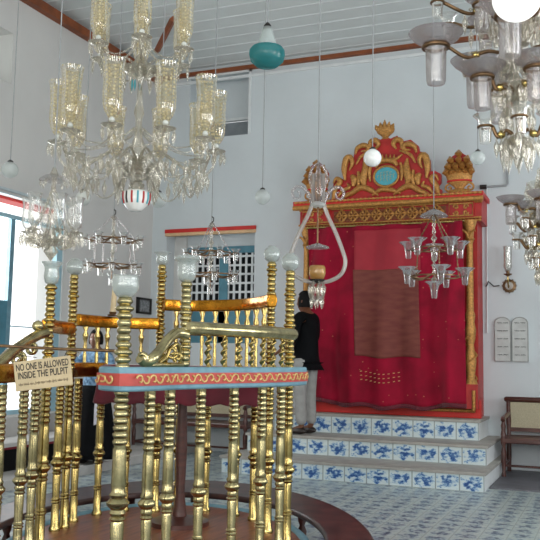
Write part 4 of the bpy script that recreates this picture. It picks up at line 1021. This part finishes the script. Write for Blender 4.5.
def ball_lamp(px, y, rpx, D, label, material='opal', cat='lamp', shape='ball', group=None):
    c = P(px, y, D); r = rpx / F_PX * D
    t = thing('globe_lamp', label, cat, c, group or 'glass globe lamps hanging on cords')
    pr = [(r * math.sin(a), -r * math.cos(a)) for a in [k * PI / 16 for k in range(0, 15)]] + [(r * .3, r * 1.0)]
    pr[0] = (0, -r)
    part('globe', MB().lathe(pr, 28), material, t, T(c))
    part('cap', MB().lathe([(r * .34, 0), (r * .36, r * .18), (r * .15, r * .34), (0, r * .4)], 14), 'iron', t, T(c.x, c.y, c.z + r * .9))
    suspend(t, c, c.z + r * 1.28, .0042); return t
ball_lamp(10, 170, 8.2, 6.5, 'small clear frosted globe lamp on a cord at the far left', 'frost')
ball_lamp(83.5, 198, 7.5, 7.2, 'white opal globe just left of the largest chandelier foot', 'opal')
ball_lamp(158.5, 200, 8, 7.2, 'cloudy globe right of the striped porcelain lamp under the large chandelier', 'frost')
ball_lamp(262.5, 197, 7.6, 6.6, 'small cloudy glass globe on a cord above the right side of the lattice window', 'frost')
ball_lamp(372.5, 158, 9, 6.5, 'white opal globe hanging in front of the carved ark pediment', 'opal_hot')
emissive_opal = mat('emissive_opal_glass', '#f8f8f5', .25, var=.02); emissive_opal.node_tree.nodes['Principled BSDF'].inputs['Emission Color'].default_value = (1, 1, .98, 1); emissive_opal.node_tree.nodes['Principled BSDF'].inputs['Emission Strength'].default_value = .8  # emission added so the white globe reads bright
ball_lamp(517, -3, 24.5, 3.1, 'large bright white opal globe at the top right of the room', emissive_opal)
ball_lamp(478, 158, 7, 5.2, 'small cloudy glass globe beneath the close-up smoky-dish chandelier', 'frost')

def teal_bell():
    c = P(267, 56, 6.0)
    t = thing('teal_bell_lamp', 'hanging bell of clear glass with a teal blue glass bowl below', 'lamp', c)
    def zy(y): return P(267, y, 6.0).z
    r = 18 / F_PX * 6.0
    b = part('teal_bowl', MB().lathe([(0, zy(68) - c.z), (r * .6, zy(66.5) - c.z), (r * .92, zy(61) - c.z), (r, zy(55) - c.z), (r * .98, zy(50.5) - c.z), (r * .85, zy(47.5) - c.z), (r * .55, zy(46.5) - c.z)], 28), 'aqua', t, T(c))
    f = part('clear_funnel', MB().lathe([(r * .56, zy(47) - c.z), (r * .46, zy(40) - c.z), (r * .3, zy(32) - c.z), (r * .22, zy(26) - c.z)], 24), 'frost', t, T(c)); solid(f, .003)
    part('cap', MB().lathe([(r * .25, zy(28) - c.z), (r * .2, zy(24) - c.z), (r * .06, zy(21) - c.z)], 14), 'iron', t, T(c)); suspend(t, c, zy(22))
teal_bell()

def lyre():
    D = 6.3; c = P(317.5, 245, D)
    t = thing('lyre_lamp', 'lyre-shaped hanging lamp of curved glass tubes with small amber glass bowl, before the ark', 'lamp', c)
    def L3(dx, y): p = P(317.5, y, D); return Vector((c.x, c.y, p.z)) + LAT * (dx / F_PX * D)
    top = L3(0, 160)
    suspend(t, c, L3(0, 161).z, .0045)
    part('crown_finial', MB().lathe([(.0, 0), (.03, .03), (.045, .1), (.035, .2), (.015, .27), (.01, .33)], 16), 'smoke', t, T(L3(0, 203)))
    part('centre_rod', MB().tube([L3(0, 161), L3(0, 246)], .007, 8), 'tarnish', t)
    for s_ in (-1, 1):
        part('curved_glass_arm', MB().tube(smoothpath([L3(s_ * 5, 172), L3(s_ * 5, 188), L3(s_ * 6, 203), L3(s_ * 10, 215), L3(s_ * 18, 232), L3(s_ * 25, 250), L3(s_ * 28, 262), L3(s_ * 24, 274), L3(s_ * 13, 281), L3(s_ * 1, 283)], 6), .0155, 12), 'tubeglass', t)
        sc = [L3(s_ * 5, 205), L3(s_ * 9, 194), L3(s_ * 15, 187), L3(s_ * 22, 186), L3(s_ * 26, 191), L3(s_ * 24, 197), L3(s_ * 19, 197), L3(s_ * 18, 192), L3(s_ * 21, 191)]
        pp = smoothpath(sc, 6); part('glass_curl', MB().tube(pp, [.016 - .010 * i / (len(pp) - 1) for i in range(len(pp))], 10), 'smoke', t)
        part('leaf_blade', MB().tube(smoothpath([L3(s_ * 2, 203), L3(s_ * 7, 185), L3(s_ * 9, 175), L3(s_ * 5, 165), L3(0, 161)], 6), .010, 8), 'smoke', t)
    part('collar', MB().lathe([(.03, 0), (.055, .012), (.055, .03), (.03, .045)], 20), 'frost', t, T(L3(0, 207)))
    b = part('smoke_disc', MB().lathe([(.09, 0), (.085, .008), (.05, .02), (.012, .035)], 26), 'smoke', t, T(L3(0, 248))); solid(b, .003)
    zb_ = L3(0, 280)
    bw_ = part('amber_bowl', MB().lathe([(.025, 0), (.05, .01), (.062, .045), (.06, .09), (.052, .105)], 22), 'amber', t, T(zb_)); solid(bw_, .003)
    part('holder', MB().lathe([(.0, -.03), (.03, -.02), (.06, -.008), (.062, .0), (.02, .004)], 20), 'iron', t, T(zb_))
    for k in range(7):
        a = 2 * PI * k / 7; put('crystal_drop', BIGDROP, t, T(zb_.x + .052 * math.cos(a), zb_.y + .052 * math.sin(a), zb_.z - .006))
    low = part('lower_cup', MB().lathe([(0, 0), (.03, .01), (.04, .04), (.045, .05)], 16), 'smoke', t, T(zb_.x, zb_.y, zb_.z - .17)); part('lower_rod', MB().tube([zb_, zb_ - Vector((0, 0, .16))], .005, 6), 'tarnish', t)
    for k in range(6):
        a = 2 * PI * k / 6; put('crystal_drop', DROP, low, T(zb_.x + .045 * math.cos(a), zb_.y + .045 * math.sin(a), zb_.z - .12))
lyre()

# ------------------------------------------------------------------ people
def skin(name, nodes, edges, material, parent, wm, root=0, sub=2):
    me = bpy.data.meshes.new(name); me.from_pydata([n_[:3] for n_ in nodes], edges, []); me.materials.append(M[material])
    bm = bmesh.new(); bm.from_mesh(me); ly = bm.verts.layers.skin.verify(); bm.verts.ensure_lookup_table()
    for i, n_ in enumerate(nodes):
        rx = n_[3]; ry = n_[4] if len(n_) > 4 else rx; bm.verts[i][ly].radius = (rx, ry); bm.verts[i][ly].use_root = (i == root)
    bm.to_mesh(me); bm.free()
    o = put(name, me, parent, wm); md = o.modifiers.new('skin', 'SKIN'); md.use_smooth_shade = True; md.use_x_symmetry = False
    s2 = o.modifiers.new('sub', 'SUBSURF'); s2.levels = sub; s2.render_levels = sub; return o
def person(base, H, yaw, label, top_m, low_m, skirt, handR, handL, hair_long):
    s = H / 1.7; w_ = T(base) @ RZ(yaw) @ Matrix.Scale(s, 4)      # local: faces -Y, x to its left
    t = thing('person', label, 'person', base, 'visitors in the room')
    hr_, hl_ = Vector(handR), Vector(handL)
    er = Vector((-.25, .0, 1.12)).lerp(hr_, .12); el = Vector((.25, .0, 1.12)).lerp(hl_, .12)
    N = [(0, 0, .95, .14, .11), (0, 0, 1.12, .13, .10), (0, 0, 1.3, .155, .11), (0, .0, 1.42, .10, .08), (0, -.01, 1.49, .052), (0, -.02, 1.54, .055),
         (-.17, 0, 1.39, .055), (*er, .04), (*hr_, .027), (.17, 0, 1.39, .055), (*el, .04), (*hl_, .027),
         (-.09, 0, .86, .085), (-.1, -.01, .48, .055), (-.1, .02, .09, .038), (-.11, -.12, .035, .032),
         (.09, 0, .86, .085), (.1, -.01, .48, .055), (.1, .02, .09, .038), (.11, -.12, .035, .032)]
    E_ = [(0, 1), (1, 2), (2, 3), (3, 4), (4, 5), (3, 6), (6, 7), (7, 8), (3, 9), (9, 10), (10, 11), (0, 12), (12, 13), (13, 14), (14, 15), (0, 16), (16, 17), (17, 18), (18, 19)]
    # fingers
    for hi, hv, ev, sd in ((8, hr_, er, 1), (11, hl_, el, -1)):
        d = (hv - ev).normalized(); side = d.cross(Vector((0, -1, 0)))
        side = side.normalized() if side.length > .1 else Vector((0, 0, 1))
        palm = hv + d * .05; N.append((*palm, .03, .016)); pi = len(N) - 1; E_.append((hi, pi))
        for k, ln in enumerate((.065, .075, .07, .055)):
            o_ = side * (.027 - .018 * k); a = palm + d * .035 + o_; b = a + d * ln * .55 + Vector((0, -.008, 0)); e = b + d * ln * .4 + Vector((0, -.02, 0))
            N += [(*a, .0095), (*b, .0085), (*e, .007)]; q = len(N); E_ += [(pi, q - 3), (q - 3, q - 2), (q - 2, q - 1)]
        a = hv + d * .03 + side * .038; b = a + d * .03 + side * .015; N += [(*a, .011), (*b, .008)]; q = len(N); E_ += [(pi, q - 2), (q - 2, q - 1)]
    body = skin('body', N, E_, 'skin', t, w_)
    # head
    hd = MB()
    def headp(u, v):
        a = u * 2 * PI; b = (v - .5) * PI; r_ = math.cos(b); x = .078 * r_ * math.sin(a); y = -.098 * r_ * math.cos(a); z = .125 * math.sin(b)
        if z < 0: x *= 1 - .28 * (-z / .125); y = y * (1 - .1 * (-z / .125)) - (.012 * (-z / .125))
        fr = max(0, -y / .098)
        if fr > .7:
            nx = math.exp(-(x / .014) ** 2); y -= .024 * nx * math.exp(-((z + .015) / .022) ** 2); y -= .006 * math.exp(-(x / .028) ** 2) * math.exp(-((z + .06) / .01) ** 2)
            for ex in (-.03, .03): y += .010 * math.exp(-((x - ex) / .016) ** 2) * math.exp(-((z - .012) / .012) ** 2)
        return Vector((x, y, z))
    hd.grid(headp, 36, 26)
    head = put('head', hd.mesh('head', 'skin'), t, w_ @ T(0, -.03, 1.585)); head.name = 'head'
    for ex in (-.03, .03): put('eye', MB().lathe([(0, -.009), (.007, -.005), (.009, 0), (.007, .005), (0, .009)], 10).mesh('eye', 'opal_hot'), head, w_ @ T(ex, -.03 - .083, 1.597))
    for ex in (-1, 1): put('ear', MB().tube([(0, 0, -.02), (ex * .012, .008, 0), (ex * .01, .012, .02), (0, .005, .028)], [.006, .009, .009, .005], 6).mesh('ear', 'skin'), head, w_ @ T(ex * .078, -.02, 1.585))
    def hairp(u, v):
        a = (u - .5) * 2 * PI; b = PI / 2 * (1 - v * (1.22 if abs(u - .5) * 2 < .62 and True else .45)); b = PI / 2 - v * (PI / 2 + (.45 if hair_long else .5)) * (1 if abs(a) < 1.9 else .42)
        k = 1.06 + .02 * math.sin(a * 13 + v * 9); return Vector((.078 * k * math.cos(b) * math.sin(a), .098 * k * math.cos(b) * math.cos(a), .125 * k * math.sin(b)))
    hh = put('hair', MB().grid(hairp, 60, 16).mesh('hair', 'hair'), t, w_ @ T(0, -.025, 1.59)); solid(hh, .02)
    if hair_long: put('hair_bun', MB().lathe([(0, -.045), (.035, -.03), (.045, 0), (.035, .03), (0, .045)], 14).mesh('hair_bun', 'hair'), hh, w_ @ T(0, .09, 1.58))
    # clothes
    hr2 = er.lerp(hr_, .85); hl2 = el.lerp(hl_, .85)
    ST = [(0, 0, .93, .17, .16), (0, 0, 1.12, .165, .15), (0, 0, 1.3, .18, .155), (0, 0, 1.43, .10, .08), (-.18, 0, 1.385, .07), (*er, .058), (*hr2, .044), (.18, 0, 1.385, .07), (*el, .058), (*hl2, .044), (0, 0, .86, .165, .155)]
    skin('shirt', ST, [(0, 1), (1, 2), (2, 3), (3, 4), (4, 5), (5, 6), (3, 7), (7, 8), (8, 9), (0, 10)], top_m, t, w_)
    if skirt:
        sk = MB().grid(lambda u, v: Vector(((.18 + .15 * v + .012 * v * math.sin(u * 2 * PI * 11)) * math.cos(u * 2 * PI), (.15 + .12 * v + .012 * v * math.sin(u * 2 * PI * 11)) * math.sin(u * 2 * PI), 1.0 - v * .93)), 66, 14)
        solid(put('skirt', sk.mesh('skirt', low_m), t, w_), .01)
    else:
        TR = [(0, 0, .93, .13, .12), (-.1, 0, .84, .105), (-.105, -.01, .48, .078), (-.105, .02, .1, .068), (.1, 0, .84, .105), (.105, -.01, .48, .078), (.105, .02, .1, .068)]
        skin('trousers', TR, [(0, 1), (1, 2), (2, 3), (0, 4), (4, 5), (5, 6)], low_m, t, w_)
    for sx_ in (-.105, .105):
        put('shoe', MB().grid(lambda u, v: Vector((.045 * math.sin(v * PI) * math.cos(u * PI * 2) * 1.0, -.05 - .14 * math.cos(v * PI), .04 + .04 * math.sin(v * PI) * math.sin(u * 2 * PI) + (.015 if v > .5 else 0) * math.sin(v * PI) * max(0, math.sin(u * 2 * PI)))), 16, 12).mesh('shoe', 'shoe'), t, w_ @ T(sx_, 0, 0))
    return t, w_
b1 = plane(305, 434, 2, .42)

H1 = (P(309, 292, (b1 - CAM).dot(FW)).z - .42)
person(b1, H1, R(-105), 'person in black shirt and grey trousers standing on the steps, facing left', 'black', 'greycloth', False, (-.22, -.24, 1.2), (.24, -.2, 1.0), False)
b2 = plane(92, 463, 2, .1)
H2 = P(93, 331, (b2 - CAM).dot(FW)).z - .1
t2, w2 = person(b2, H2, R(10), 'person in light blue printed top and long black skirt standing behind the pulpit rails', 'bluecloth', 'black', True, (-.2, -.24, 1.42), (.22, -.18, 1.05), True)
sc2 = MB().grid(lambda u, v: Vector((.17 + .045 * (u - .5) - .03 * v, -.27 - .02 * math.sin(v * 4), .92 - v * .42 + .02 * u)), 4, 14)
solid(put('white_scarf', sc2.mesh('white_scarf', 'whitecloth'), t2, w2), .008)
